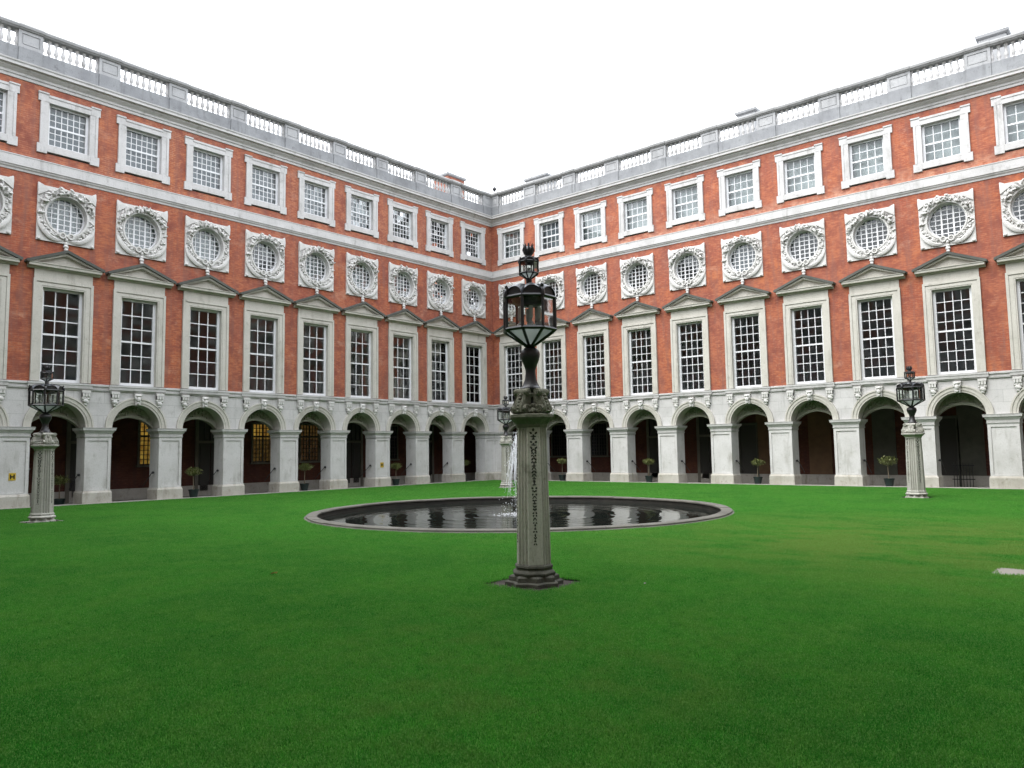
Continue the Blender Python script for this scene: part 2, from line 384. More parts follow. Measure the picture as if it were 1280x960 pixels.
def bars(x, z0, z1, nc, nr, w, zm=None, y0=-.205, y1=-.172):
    b = MB()
    for i in range(1, nc):
        q = -x+2*x*i/nc; b.box(q-w/2, q+w/2, y0, y1, z0, z1)
    for j in range(1, nr):
        if zm is not None and j == nr/2: continue
        q = z0+(z1-z0)*j/nr; b.box(-x, x, y0+.003, y1-.003, q-w/2, q+w/2)
    return b.mesh('glazing_bars', 'timber')
def pane_mesh(w, h):
    return MB().box(-w/2, w/2, -.003, .003, -h/2, h/2).mesh('pane', 'glass')
def panes_joined(x, z0, z1, nc, nr, mask=None, tilt=.003):
    b = MB(); rnd = random.Random(nc*nr)
    for i in range(nc):
        for j in range(nr):
            xa, xb = -x+2*x*i/nc, -x+2*x*(i+1)/nc; za, zb = z0+(z1-z0)*j/nr, z0+(z1-z0)*(j+1)/nr
            if mask and not mask(xa, xb, za, zb): continue
            t, u = rnd.uniform(-tilt, tilt), rnd.uniform(-tilt, tilt); cx, cz = (xa+xb)/2, (za+zb)/2
            for dy in (-.003, .003):
                b.add([(p, -.19+dy+(p-cx)*t+(q-cz)*u, q) for p, q in ((xa, za), (xb, za), (xb, zb), (xa, zb))], [(0, 1, 2, 3)])
    return b.mesh('panes', 'glass')
def round_panel():
    b = MB(); n = 64; hx, z0, z1 = 1.0, 9.78, 11.86; r = .70
    angs = sorted([2*PI*i/n for i in range(n)] + [math.atan2(zz-RC, xx) % (2*PI) for xx in (-hx, hx) for zz in (z0, z1)])
    inn, out = [], []
    for a in angs:
        ca, sa = math.cos(a), math.sin(a); t = 1e9
        if abs(ca) > 1e-6: t = min(t, hx/abs(ca))
        if sa > 1e-6: t = min(t, (z1-RC)/sa)
        if sa < -1e-6: t = min(t, (RC-z0)/-sa)
        inn.append((r*ca, RC+r*1.04*sa)); out.append((t*ca, RC+t*sa))
    m_ = len(angs); vs = []
    for y, L_ in ((-.27, inn), (.07, inn), (.07, out), (-.02, out)): vs += [(x, y, z) for x, z in L_]
    fs = [(q*m_+i, q*m_+(i+1) % m_, (q+1)*m_+(i+1) % m_, (q+1)*m_+i) for q in range(3) for i in range(m_)]
    b.add(vs, fs)
    for s in (-1, 1):   # upper corners drawn out into points
        b.loft([[(s*.62, .03, 11.70), (s*1.0, .03, 11.45), (s*1.0, .12, 11.45), (s*.62, .16, 11.70)],
                [(s*.84, .03, 11.84), (s*1.01, .03, 11.72), (s*1.01, .13, 11.72), (s*.84, .17, 11.84)],
                [(s*.985, .05, 11.94), (s*1.01, .05, 11.92), (s*1.01, .09, 11.92), (s*.985, .09, 11.94)]])
    return b.mesh('round_panel', 'carve', 30)
def wreath(seed):
    rnd = random.Random(seed); random.seed(seed); b = MB()
    def rot(): return Matrix.Rotation(rnd.uniform(0, 6.28), 3, 'Y') @ Matrix.Rotation(rnd.uniform(-.6, .6), 3, 'X') @ Matrix.Rotation(rnd.uniform(-.6, .6), 3, 'Z')
    b.ring((0, RC), .70, .765, 0, .13, 48, ky=1.04); b.ring((0, RC), .768, .82, 0, .10, 48, ky=1.04)
    for i in range(95):   # thick garland over the top
        t = rnd.uniform(.36, PI-.36); r = rnd.uniform(.80, 1.0)
        b.blob((r*math.cos(t)*1.0,   .10+rnd.uniform(0, .15), RC+r*math.sin(t)*1.02), (rnd.uniform(.06, .13), rnd.uniform(.04, .07), rnd.uniform(.03, .055)), rot(), 6, 4, .15)
    for i in range(60):   # leaves down both sides
        s = rnd.choice((-1, 1)); t = rnd.uniform(-1.15, .40); r = rnd.uniform(.80, .96)
        b.blob((s*r*math.cos(t), .08+rnd.uniform(0, .06), RC+r*math.sin(t)*1.03), (rnd.uniform(.055, .11), rnd.uniform(.03, .055), rnd.uniform(.028, .05)), rot(), 6, 4, .15)
    for s in (-1, 1):
        for j in range(4):   # looped drapery in the lower corners
            k_ = j*.045; pts = []
            for q in range(9):
                u = q/8; pts.append((s*(.98-k_*.7-(.76)*u**1.5), .07+.05*math.sin(PI*u), RC-.28-k_*.3-(.74-k_*.6)*math.sin(u*PI/2)**.9 + .10*max(0, u-.7)))
            b.tube(pts, [.03, .045, .055, .058, .058, .055, .05, .04, .03], 6)
        b.blob((s*.92, .08, 9.84), (.07, .05, .06), None, 7, 5, .1); b.blob((s*.95, .08, 10.55), (.045, .04, .09), None, 7, 5, .15)
        b.blob((s*.95, .08, 11.2), (.035, .03, .07), None, 7, 5, .15)
        b.ring((s*.145, 10.07), .07, .125, .08, .17, 14)                      # ribbon bow
    b.blob((0, .13, 10.06), (.06, .06, .06)); b.blob((0, .10, 9.93), (.07, .07, .09), None, 8, 5, .1)
    return b.mesh('wreath', 'carve', 50)
def pendant():
    b = MB(); random.seed(4)
    b.blob((0, .09, 9.78), (.08, .07, .09), None, 8, 5, .1); b.blob((0, .10, 9.66), (.10, .08, .08), None, 8, 5, .12); b.blob((0, .10, 9.55), (.075, .08, .08), None, 8, 5, .1)
    return b.mesh('pendant', 'carve', 50)
def round_frame():
    return MB().ring((0, RC), .645, .715, -.25, -.14, 48, ky=1.04).mesh('round_frame', 'timber', 30)
def round_bars():
    b = MB(); r = .66
    for i in range(1, 6):
        q = -r+2*r*i/6; hgt = math.sqrt(max(0, r*r-q*q))*1.04; w = .030 if i in (2, 4) else .016
        b.box(q-w, q+w, -.215, -.165, RC-hgt, RC+hgt)
    for j in range(1, 7):
        q = -r*1.04+2*r*1.04*j/7; hw = math.sqrt(max(0, r*r-(q/1.04)**2)); b.box(-hw, hw, -.21, -.17, RC+q-.016, RC+q+.016)
    return b.mesh('glazing_bars', 'timber')
def round_panes():
    def mk(xa, xb, za, zb): return min(abs(xa), abs(xb))**2+min(abs(za-RC), abs(zb-RC))**2 < .66**2
    b = panes_joined(.66, RC-.686, RC+.686, 6, 7, mk); return b
def square_surround():
    b = MB()
    for s in (-1, 1):
        b.box(*sorted((s*1.0, s*.72)), -.28, .06, 13.42, 15.06)
        b.box(*sorted((s*1.01, s*.92)), -.01, .085, 13.42, 15.06)
        b.box(*sorted((s*1.09, s*.755)), -.28, .07, 15.06, 15.40); b.box(*sorted((s*1.10, s*.745)), 0, .10, 15.345, 15.405)
        b.box(*sorted((s*1.085, s*.755)), -.28, .075, 13.08, 13.42)
    b.box(-.755, .755, -.28, .06, 15.05, 15.335); b.box(-.745, .745, -.01, .085, 15.25, 15.34)
    b.box(-.755, .755, -.28, .065, 13.165, 13.42)
    return b.mesh('square_surround', 'stone')
def blind(x, z0, z1, mat):
    b = MB(); n = 10; vs = []
    for i in range(n+1):
        vs += [(-x+2*x*i/n, -.40+.015*(i % 2), z0), (-x+2*x*i/n, -.40+.015*(i % 2), z1)]
    b.add(vs, [(2*i, 2*i+2, 2*i+3, 2*i+1) for i in range(n)]); return b.mesh('blind', mat)
AR, SPR = .92, 2.9
def arch_mesh():
    b = MB()
    b.ring((0, SPR), AR, 1.00, -.80, .03, 32, 0, PI); b.ring((0, SPR), .998, 1.13, -.02, .055, 32, 0, PI); b.ring((0, SPR), 1.13, 1.19, -.02, .085, 32, 0, PI)
    return b.mesh('arch', 'cream', 30)
def lunette():
    """carved panel closing the arch head behind the soffit; its lower edge is a flatter arc"""
    b = MB(); hw = AR+.01; rise = .46; R_ = (hw*hw+rise*rise)/(2*rise); n = 24; top = []; bot = []
    for i in range(n+1):
        x = -hw+2*hw*i/n; top.append((x, SPR+math.sqrt(max(0, (AR+.02)**2-x*x))+.01)); bot.append((x, SPR+.02+math.sqrt(R_*R_-x*x)-(R_-rise)))
    for i in range(n):
        if top[i][1] < bot[i][1] and top[i+1][1] < bot[i+1][1]: continue
        b.prism_y([bot[i], bot[i+1], (top[i+1][0], max(top[i+1][1], bot[i+1][1]+.001)), (top[i][0], max(top[i][1], bot[i][1]+.001))], -.74, -.62)
        b.prism_y([(bot[i][0], bot[i][1]-.05), (bot[i+1][0], bot[i+1][1]-.05), (bot[i+1][0], bot[i+1][1]+.05), (bot[i][0], bot[i][1]+.05)], -.84, -.56)
    random.seed(12)
    for i in range(46):
        x = random.uniform(-.7, .7); zb = SPR+math.sqrt(R_*R_-x*x)-(R_-rise)+.08; zt = SPR+math.sqrt(AR*AR-x*x)-.04
        if zt-zb < .05: continue
        b.blob((x, -.60, random.uniform(zb, zt)), (random.uniform(.04, .09), .05, random.uniform(.03, .05)), Matrix.Rotation(random.uniform(0, 3), 3, 'Y'), 6, 4, .15)
    return b.mesh('lunette', 'lunette_stone', 40)
MT['lunette_stone'] = stone('dull_carved_stone', (.40, .40, .33), (.30, .30, .24), (.15, .15, .11), .6, streak=False, bump=.6)  # duller, darker stone for the carved arch heads
def keystone():
    b = MB(); random.seed(3)
    b.frus((-.10, .10, -.02, .13), 3.80, (-.15, .15, -.02, .15), 4.26)
    b.blob((0, .16, 4.02), (.09, .09, .13), None, 8, 6, .08); b.blob((0, .16, 4.17), (.12, .08, .06), None, 8, 5, .1)
    for s in (-1, 1): b.blob((s*.10, .13, 4.08), (.05, .06, .09), None, 7, 5, .1)
    b.blob((0, .15, 3.87), (.07, .07, .08), None, 8, 5, .1)
    return b.mesh('keystone', 'carve', 50)
def bracket():
    b = MB(); random.seed(5)
    b.box(-.15, .15, -.02, .16, 4.20, 4.295); b.prism_x([(-.02, 3.98), (.05, 3.98), (.12, 4.05), (.14, 4.20), (-.02, 4.20)], -.13, .13)
    for x in (-.10, 0, .10): b.box(x-.03, x+.03, .0, .155, 4.06, 4.19)
    cyl = [(.07+.055*math.cos(t), 3.99+.055*math.sin(t)) for t in (2*PI*i/10 for i in range(10))]; b.prism_x(cyl, -.14, .14)
    b.blob((0, .07, 3.88), (.12, .09, .10), None, 8, 5, .12); b.blob((0, .06, 3.77), (.075, .07, .07), None, 7, 4, .1)
    return b.mesh('bracket', 'carve', 40)
def pier_mesh(hw):
    b = MB(); y1, y0 = 0, -.80
    b.box(-hw, hw, y0, -.035, .50, 2.52)
    f = .11   # raised frame round the sunk panel
    b.box(-hw, -hw+f, -.035, y1, .50, 2.52); b.box(hw-f, hw, -.035, y1, .50, 2.52); b.box(-hw+f, hw-f, -.035, y1, 2.40, 2.52); b.box(-hw+f, hw-f, -.035, y1, .50, .56)
    return b.mesh('pier', 'pier')
def cap_mesh(hw):
    b = MB(); lv = [(2.52, .015), (2.565, .035), (2.57, .015), (2.66, .02), (2.74, .07), (2.78, .085), (2.785, .115), (2.86, .125), (2.895, .14), (2.90, .06)]
    rings = [[(x, y, z) for x, y in ((-hw-e, -.80-e), (hw+e, -.80-e), (hw+e, e), (-hw-e, e))] for z, e in lv]
    return b.loft(rings).mesh('capital', 'stone')
def foot_mesh(hw):
    b = MB(); lv = [(-.15, .055), (.42, .05), (.50, .008)]
    rings = [[(x, y, z) for x, y in ((-hw-e, -.80-e), (hw+e, -.80-e), (hw+e, e), (-hw-e, e))] for z, e in lv]
    return b.loft(rings).mesh('pier_foot', 'plinth')
def handrail_mesh(s):
    b = MB(); b.tube([(0, -.36, 1.10), (s*.10, -.36, 1.10), (s*.11, -.55, .95), (s*.11, -1.1, .55)], .017, 6); b.blob((s*.06, -.36, 1.11), (.055, .055, .055), None, 8, 6)
    return b.mesh('handrail', 'iron', 40)
def baluster_mesh():
    pr = [(.075, 16.85), (.075, 16.90), (.05, 16.91), (.042, 16.94), (.06, 17.0), (.083, 17.06), (.085, 17.10), (.07, 17.18), (.045, 17.28), (.036, 17.36), (.05, 17.37), (.05, 17.40), (.04, 17.41), (.065, 17.47), (.075, 17.48), (.075, 17.525)]
    return MB().lathe(pr, 10, (0, -.16)).mesh('baluster', 'stone', 40)
def pedestal_mesh(hw):
    b = MB(); b.box(-hw, hw, -.34, -.005, 16.85, 17.52)
    f = .10
    b.box(-hw, -hw+f, -.005, .025, 16.85, 17.52); b.box(hw-f, hw, -.005, .025, 16.85, 17.52); b.box(-hw+f, hw-f, -.005, .025, 17.40, 17.52); b.box(-hw+f, hw-f, -.005, .025, 16.85, 16.97)
    b.box(-hw+f+.04, hw-f-.04, -.005, .014, 17.01, 17.36)
    return b.mesh('pedestal', 'grey')
def coping_mesh(hw, e):
    b = MB(); b.loft([[(x, y, z) for x, y in ((-hw, -.34-d), (hw, -.34-d), (hw, .02+d), (-hw, .02+d))] for z, d in ((17.523, e-.03), (17.57, e), (17.58, e+.03), (17.67, e+.04), (17.73+e*.4, e-.05))])
    return b.mesh('coping', 'greym')
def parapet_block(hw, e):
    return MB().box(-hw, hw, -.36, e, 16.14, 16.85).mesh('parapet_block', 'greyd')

CACHE = {}
def C_(key, fn, *a):
    if key not in CACHE: CACHE[key] = fn(*a)
    return CACHE[key]

def build_wing(name, label, origin, rz, sgn, bay, d0, nb, length, zoff, cols, rows, full=True, left=True, indiv=(), blinds=None, back=None):
    """sgn: +1 when local x runs away from the corner, -1 when it runs the other way"""
    W_ = thing(name, label, 'building', (origin[0], origin[1], zoff), rz, 'wings round the court')
    X = lambda a: sgn*a
    cs = [d0+bay*i for i in range(nb)]
    def span(a0, a1): return tuple(sorted((X(a0), X(a1))))
    # --- brick wall with its openings
    b = MB()
    b2 = MB()
    def q(a0, a1, z0, z1):
        x0, x1 = span(a0, a1); (b if z0 < 12.7 else b2).add([(x0, 0, z0), (x1, 0, z0), (x1, 0, z1), (x0, 0, z1)], [(0, 1, 2, 3)])
    zs = [4.54, 8.70, 9.82, 11.80, 13.10, 15.36, 15.75]
    edges = [0] + [c-bay/2 for c in cs[1:]] + [length]
    for i, c in enumerate(cs):
        a0, a1 = edges[i], edges[i+1]
        q(a0, a1, 8.70, 9.82); q(a0, a1, 11.80, 12.75); q(a0, a1, 12.75, 13.10); q(a0, a1, 15.30, 15.75)
        for z0, z1, h_ in ((4.54, 8.70, .99), (9.82, 11.80, .96), (13.10, 15.30, .98)):
            q(a0, c-h_, z0, z1); q(c+h_, a1, z0, z1)
    put('brick_wall', b.mesh('brick_wall', 'brick'), W_); put('attic_wall', b2.mesh('attic_wall', 'brickL' if left else 'brickR'), W_)
    # --- arcade wall
    b = MB(); n = 20
    for i, c in enumerate(cs):
        a0, a1 = edges[i], edges[i+1]
        for k_ in range(n):
            t0, t1 = PI-PI*k_/n, PI-PI*(k_+1)/n; r = AR+.03
            p = [(c+r*math.cos(t0), SPR+r*math.sin(t0)), (c+r*math.cos(t1), SPR+r*math.sin(t1))]
            b.add([(X(p[0][0]), 0, p[0][1]), (X(p[1][0]), 0, p[1][1]), (X(p[1][0]), 0, 4.30), (X(p[0][0]), 0, 4.30)], [(0, 1, 2, 3)])
        for u, v in ((a0, c-AR-.03), (c+AR+.03, a1)):
            x0, x1 = span(u, v); b.add([(x0, 0, 2.89), (x1, 0, 2.89), (x1, 0, 4.30), (x0, 0, 4.30)], [(0, 1, 2, 3)])
            b.add([(x0, -.80, 2.89), (x1, -.80, 2.89), (x1, -.80, 4.30), (x0, -.80, 4.30)], [(0, 1, 2, 3)])
        x0, x1 = span(c-AR-.03, c+AR+.03); b.add([(x0, -.80, 3.86), (x1, -.80, 3.86), (x1, -.80, 4.30), (x0, -.80, 4.30)], [(0, 1, 2, 3)])
    put('arcade_wall', b.mesh('arcade_wall', 'ashlar'), W_)
    # --- courses that run the whole length
    x0, x1 = span(0, length)
    put('sill_course', MB().prism_x([(-.02, 4.30), (.05, 4.30), (.065, 4.36), (.03, 4.37), (.03, 4.44), (.085, 4.47), (.085, 4.535), (.0, 4.555), (-.02, 4.555)], x0, x1).mesh('sill_course', 'stone'), W_)
    put('string_course', MB().prism_x([(-.02, 12.19), (.03, 12.19), (.045, 12.26), (.09, 12.30), (.10, 12.36), (.135, 12.365), (.135, 12.71), (.15, 12.72), (.15, 12.755), (-.02, 12.80)], x0, x1).mesh('string_course', 'stone'), W_)
    put('cornice', MB().prism_x([(-.02, 15.63), (.04, 15.63), (.05, 15.73), (.09, 15.75), (.10, 15.83), (.22, 15.93), (.24, 15.985), (.36, 15.995), (.365, 16.09), (.40, 16.12), (.41, 16.17), (-.05, 16.20)], x0, x1).mesh('cornice', 'stone'), W_)
    # --- per bay
    A = C_('tall', tall_surround); ped, pcap = C_('ped', pediment_parts)
    sf = C_('sf', sash_frame, .71, 4.575, 8.05, 6.33, .605); bt = C_(('bt', cols), bars, .605, 4.69, 7.94, cols, rows, 0.036 if cols == 3 else .029, 6.33)
    pw, ph = 1.21/cols, 3.25/rows; pm = C_(('pm', cols), pane_mesh, pw, ph); pj = C_(('pj', cols), panes_joined, .605, 4.69, 7.94, cols, rows)
    rp = C_('rp', round_panel); wr = [C_(('wr', i), wreath, 20+i) for i in range(3)]; pd = C_('pd', pendant); rf = C_('rf', round_frame); rb = C_('rb', round_bars); rg = C_('rg', round_panes)
    ss = C_('ss', square_surround); uc, ur = (6, 6) if left else (4, 4)
    sf2 = C_('sf2', sash_frame, .72, 13.42, 15.05, 14.22, .63); bt2 = C_(('bt2', uc), bars, .63, 13.51, 14.97, uc, ur, .028, 14.22); pj2 = C_(('pj2', uc), panes_joined, .63, 13.51, 14.97, uc, ur)
    ar, lu, ks, bk = C_('ar', arch_mesh), C_('lu', lunette), C_('ks', keystone), C_('bk', bracket)
    phw = bay/2-AR-.005
    pi, ca, ft = C_(('pi', bay), pier_mesh, phw), C_(('ca', bay), cap_mesh, phw), C_(('ft', bay), foot_mesh, phw)
    hr = C_(('hr', sgn), handrail_mesh, sgn)
    bl = C_('bl', baluster_mesh); gap = 1.0; pdw = bay/2-gap
    pe, cop, copp = C_(('pe', bay), pedestal_mesh, pdw), C_('cop', coping_mesh, gap, .06), C_(('copp', bay), coping_mesh, pdw, .09)
    pb1, pb2 = C_('pb1', parapet_block, gap-.004, .015), C_(('pb2', bay), parapet_block, pdw-.004, .05)
    blp, bld = C_('blp', blind, .66, 13.4, 15.06, 'blind'), C_('bld', blind, .66, 13.4, 15.06, 'blindd')
    rbp, rbd = C_('rbp', blind, .70, RC-.75, RC+.75, 'blind'), C_('rbd', blind, .70, RC-.75, RC+.75, 'blindd')
    rnd = random.Random(nb*3+sgn)
    for i, c in enumerate(cs):
        L0 = (X(c), 0, 0)
        t = put('tall_window', A, W_, L0); put('pediment', ped, t); put('pediment_capping', pcap, t); put('sash_frame', sf, t); put('glazing_bars', bt, t)
        put('window_sill', C_('sill', lambda: MB().prism_x([(-.02, 4.36), (.11, 4.36), (.12, 4.47), (.14, 4.48), (.14, 4.545), (-.28, 4.572), (-.28, 4.4)], -1.10, 1.10).mesh('window_sill', 'stone')), t)
        if (i+1) in indiv:
            for u in range(cols):
                for v in range(rows):
                    o = put('pane', pm, t, (-.605+pw*(u+.5), -.19, 4.69+ph*(v+.5)))
                    o.rotation_euler = (rnd.uniform(-.012, .012), 0, rnd.uniform(-.012, .012))
        else: put('panes', pj, t, kind='stuff')
        t = put('round_window', rp, W_, L0); put('wreath', wr[i % 3], t); put('pendant', pd, t); put('round_frame', rf, t); put('glazing_bars', rb, t); put('panes', rg, t, kind='stuff')
        kb = blinds(i+1) if blinds else (0, 0)
        if kb[0]: put('blind', rbp if kb[0] == 1 else rbd, t)
        t = put('square_window', ss, W_, L0); put('sash_frame', sf2, t); put('glazing_bars', bt2, t); put('panes', pj2, t, kind='stuff')
        if kb[1]: put('blind', blp if kb[1] == 1 else bld, t)
        t = put('arch', ar, W_, L0); put('lunette', lu, t); put('keystone', ks, t)
        for s in (-1, 1): put('bracket', bk, t, (s*.87, 0, 0))
        # parapet
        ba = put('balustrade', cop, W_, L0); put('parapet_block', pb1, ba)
        if full:
            for u in range(9): put('baluster', bl, ba, (-gap+.02+(2*gap-.04)*u/8, 0, 0))
        if i < nb-1:
            xm = X(c+bay/2)
            t = put('pier', pi, W_, (xm, 0, 0)); put('capital', ca, t); put('pier_foot', ft, t)
            if full: put('handrail', hr, t, (sgn*phw, 0, 0))
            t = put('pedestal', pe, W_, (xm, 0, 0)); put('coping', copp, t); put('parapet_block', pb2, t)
    # ends of the arcade and of the parapet
    for a0, a1, p0, p1 in ((0, cs[0]-AR-.005, 0, cs[0]-gap), (cs[-1]+AR+.005, length, cs[-1]+gap, length)):
        hw = (a1-a0)/2; t = put('pier', pier_mesh(hw), W_, (X((a0+a1)/2), 0, 0)); put('capital', cap_mesh(hw), t); put('pier_foot', foot_mesh(hw), t)
        hw = (p1-p0)/2; t = put('pedestal', pedestal_mesh(hw), W_, (X((p0+p1)/2), 0, 0)); put('coping', coping_mesh(hw, .09), t); put('parapet_block', parapet_block(hw, .05), t)
    # --- inside: floors, back walls, arcade
    e0 = -5 if left else 0
    x0, x1 = span(e0, length); b = MB()
    b.box(x0, x1, -5, -.32, 9.1, 9.3); b.box(x0, x1, -5, -.32, 12.5, 12.7)
    x2, x3 = span(-5, length); b.box(x2, x3, -5.1, -5, 4.3, 16.2)
    put('room_shell', b.mesh('room_shell', 'room'), W_)
    put('roof', MB().box(*span(e0-.1 if left else 0, length), -9, -.37, 16.05, 16.3).mesh('roof', 'lead'), W_)
    x0, x1 = span(-4 if left else 0, length)
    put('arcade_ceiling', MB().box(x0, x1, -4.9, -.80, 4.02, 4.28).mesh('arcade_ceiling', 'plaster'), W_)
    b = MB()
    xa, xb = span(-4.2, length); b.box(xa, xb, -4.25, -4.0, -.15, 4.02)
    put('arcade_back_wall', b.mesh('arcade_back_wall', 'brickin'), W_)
    put('arcade_plinth', MB().box(*span(-4, length), -4.0, -3.94, -.15, .36).mesh('arcade_plinth', 'plinth'), W_)
    return W_, cs, X

L_BAY, R_BAY = 2.8, 2.907; L_D, R_D = 1.721, 1.6206; LEN_L, LEN_R = 35.7, 33.3
def blL(i): return ({9: 1, 8: 1, 7: 1, 5: 1, 4: 1, 3: 2, 10: 1, 2: 2}.get(i, 0), 2 if i not in (2, 1, 3) else 0)  # grey blinds in square windows stand in for sky reflected over dark rooms
def blR(i): return ({8: 0, 6: 2}.get(i, 0), 2 if i in (2,) else 1)
WL, cL, XL = build_wing('palace_wing', 'red brick palace wing whose tall first-floor windows are three panes wide', (0, 0), -PI/2, 1, L_BAY, L_D, 12, LEN_L, 0, 3, 6, True, True, range(1, 11), blL)
WR, cR, XR = build_wing('palace_wing', 'red brick palace wing whose tall first-floor windows are four panes wide', (0, 0), PI, -1, R_BAY, R_D, 11, LEN_R, .003, 4, 8, True, False, range(2, 11), blR)
build_wing('palace_wing', 'red brick palace wing closing the court behind the viewer', (0, -LEN_L), 0, 1, R_BAY, R_D, 11, LEN_R, .006, 4, 8, False, False)
build_wing('palace_wing', 'red brick palace wing facing the wing with three-pane windows', (LEN_R, -LEN_L), PI/2, 1, L_BAY, L_D, 12, LEN_L, .009, 3, 6, False, True)

# things that belong to the two wings in view
def chimney(W_, x, y, hw, hd, top, stone_top=False, knob=False):
    b = MB().box(x-hw, x+hw, y-hd, y+hd, 16.2, top-.22)
    c = put('chimney_stack', b.mesh('chimney_stack', 'brickold' if not knob else 'grey'), W_)
    cap = MB(); cap.loft([[(px, py, z) for px, py in ((x-hw-e, y-hd-e), (x+hw+e, y-hd-e), (x+hw+e, y+hd+e), (x-hw-e, y+hd+e))] for z, e in ((top-.22, .03), (top-.16, .10), (top-.04, .12), (top, .0))])
    if knob: cap.box(x-.35, x-.1, y-.15, y+.15, top-.02, top+.16)
    put('chimney_cap', cap.mesh('chimney_cap', 'grey'), c)
chimney(WL, .75, -2.9, .75, .6, 19.35)
chimney(WR, -2.0, -2.6, .82, .6, 18.97, knob=True)
chimney(WR, -15.85, -2.4, .45, .5, 18.95, knob=True)
chimney(WR, -26.65, -2.4, .50, .5, 19.0, knob=True)
put('ball_finial', MB().lathe([(.03, 17.7), (.03, 17.95), (.09, 18.0), (.13, 18.07), (.13, 18.13), (.08, 18.21), (.01, 18.25)], 12, (-.10, -.22)).mesh('ball_finial', 'iron', 40), WR)

def arcade_window(W_, x, mat, hw=.55, z0=1.42, z1=3.3, nc=6, nr=9, low=None):
    zm = z0+(z1-z0)*.62 if low else z0
    b = MB().box(-hw, hw, -3.998, -3.985, zm, z1)
    t = put('arcade_window', b.mesh('arcade_window', mat), W_, (x, 0, 0))
    if low: put('lower_light', MB().box(-hw, hw, -3.998, -3.985, z0, zm).mesh('lower_light', low), t)
    f = MB()
    for s in (-1, 1): f.box(*sorted((s*hw, s*(hw+.09))), -4.0, -3.93, z0-.05, z1+.09)
    f.box(-hw, hw, -4.0, -3.93, z1, z1+.09); f.box(-hw-.15, hw+.15, -4.0, -3.88, z0-.13, z0-.05)
    put('window_frame', f.mesh('window_frame', 'plaster'), t)
    g = MB()
    for i in range(nc+1): q = -hw+2*hw*i/nc; w = .045 if i == nc//2 else .020; g.box(q-w, q+w, -3.985, -3.95, z0-.05, z1)
    for j in range(nr+1): q = z0+(z1-z0)*j/nr; w = .05 if j == nr-3 else .016; g.box(-hw, hw, -3.983, -3.953, q-w, q+w)
    put('glazing_bars', g.mesh('glazing_bars', 'door'), t)
def arcade_door(W_, x, hw=.62, top=2.35):
    b = MB()
    for s in (-1, 1):
        b.box(*sorted((s*.02, s*hw)), -3.998, -3.96, -.12, top)
        for z0, z1 in ((.1, .9), (1.0, 1.7), (1.8, top-.12)): b.box(*sorted((s*.12, s*(hw-.1))), -3.962, -3.94, z0, z1)
    t = put('arcade_door', b.mesh('arcade_door', 'door'), W_, (x, 0, 0))
    f = MB()
    for s in (-1, 1): f.box(*sorted((s*hw, s*(hw+.16))), -4.0, -3.92, -.12, 3.45)
    f.box(-hw, hw, -4.0, -3.92, top, top+.12); f.box(-hw-.2, hw+.2, -4.0, -3.88, 3.45, 3.6)
    put('door_case', f.mesh('door_case', 'plaster'), t)
    g = MB().box(-hw, hw, -3.998, -3.985, top+.12, 3.45)
    for i in range(5): q = -hw+2*hw*i/4; g.box(q-.02, q+.02, -3.985, -3.95, top+.12, 3.45)
    put('fanlight', g.mesh('fanlight', 'door'), t)
MT['darkpane'] = plain('unlit_window', (.02, .022, .025), .1)
for i, kind in {11: 'w', 10: 'd', 9: 'w', 8: 'd', 7: 'L', 6: 'd', 5: 'L', 4: 'l', 3: 'd', 2: 'w', 1: 'd'}.items():
    a = cL[i-1]+.35
    if kind == 'd': arcade_door(WL, a)
    else: arcade_window(WL, a, {'w': 'darkpane', 'L': 'lit', 'l': 'litlow'}[kind], low={7: 'litmid', 5: 'litlow', 4: 'litdim'}.get(i))
MT['brownwall'] = plain('brown_limewash', (.20, .115, .060), .9, 0, 3, (.13, .075, .045), .7)
MT['dimwall'] = plain('grey_green_limewash', (.12, .12, .095), .9, 0, 3, (.08, .08, .065), .7)
arcade_window(WR, -4.95, 'darkpane'); arcade_window(WR, -1.95, 'darkpane')
for a in (9.05, 12.2, 27.9): arcade_door(WR, -a)  # dark doors added to stand in for the blackness inside these arches
for a, hw, mt in ((18.05, .55, 'brownwall'), (15.45, .62, 'brownwall'), (21.0, .5, 'dimwall'), (24.55, .5, 'dimwall')):
    put('wall_panel', MB().box(-a-hw, -a+hw, -4.0, -3.93, .37, 3.95).mesh('wall_panel', mt), WR)
for a, hw in ((14.35, .45), (23.45, .55)):
    b = MB().box(-a-hw, -a+hw, -4.0, -3.985, -.12, 2.9)  # thin dark sheet paints the shade of an opening
    t = put('doorway_shade', b.mesh('doorway_shade', 'door'), WR)
    f = MB()
    for s_ in (-1, 1): f.box(*sorted((-a+s_*hw, -a+s_*(hw+.10))), -4.0, -3.93, -.12, 2.9)
    f.box(-a-hw-.1, -a+hw+.1, -4.0, -3.92, 2.9, 3.02); put('door_case', f.mesh('door_case', 'dimwall'), t)
# iron gate standing in one of the dark arches
gb = MB(); gx = -(cR[8]-1.05)
for i in range(7): q = gx-.05-i*.12; gb.box(q-.012, q+.012, -3.6, -3.576, -.12, .95+.06*math.sin(i*1.0))
gb.box(gx-.85, gx+.02, -3.605, -3.571, .2, .24); gb.box(gx-.85, gx+.02, -3.605, -3.571, .8, .84)
o = thing('iron_gate', 'low black iron gate inside the dark arcade, wing with four-pane windows', 'gate', (0, 0, 0), PI, None, gb.mesh('iron_gate', 'iron'))

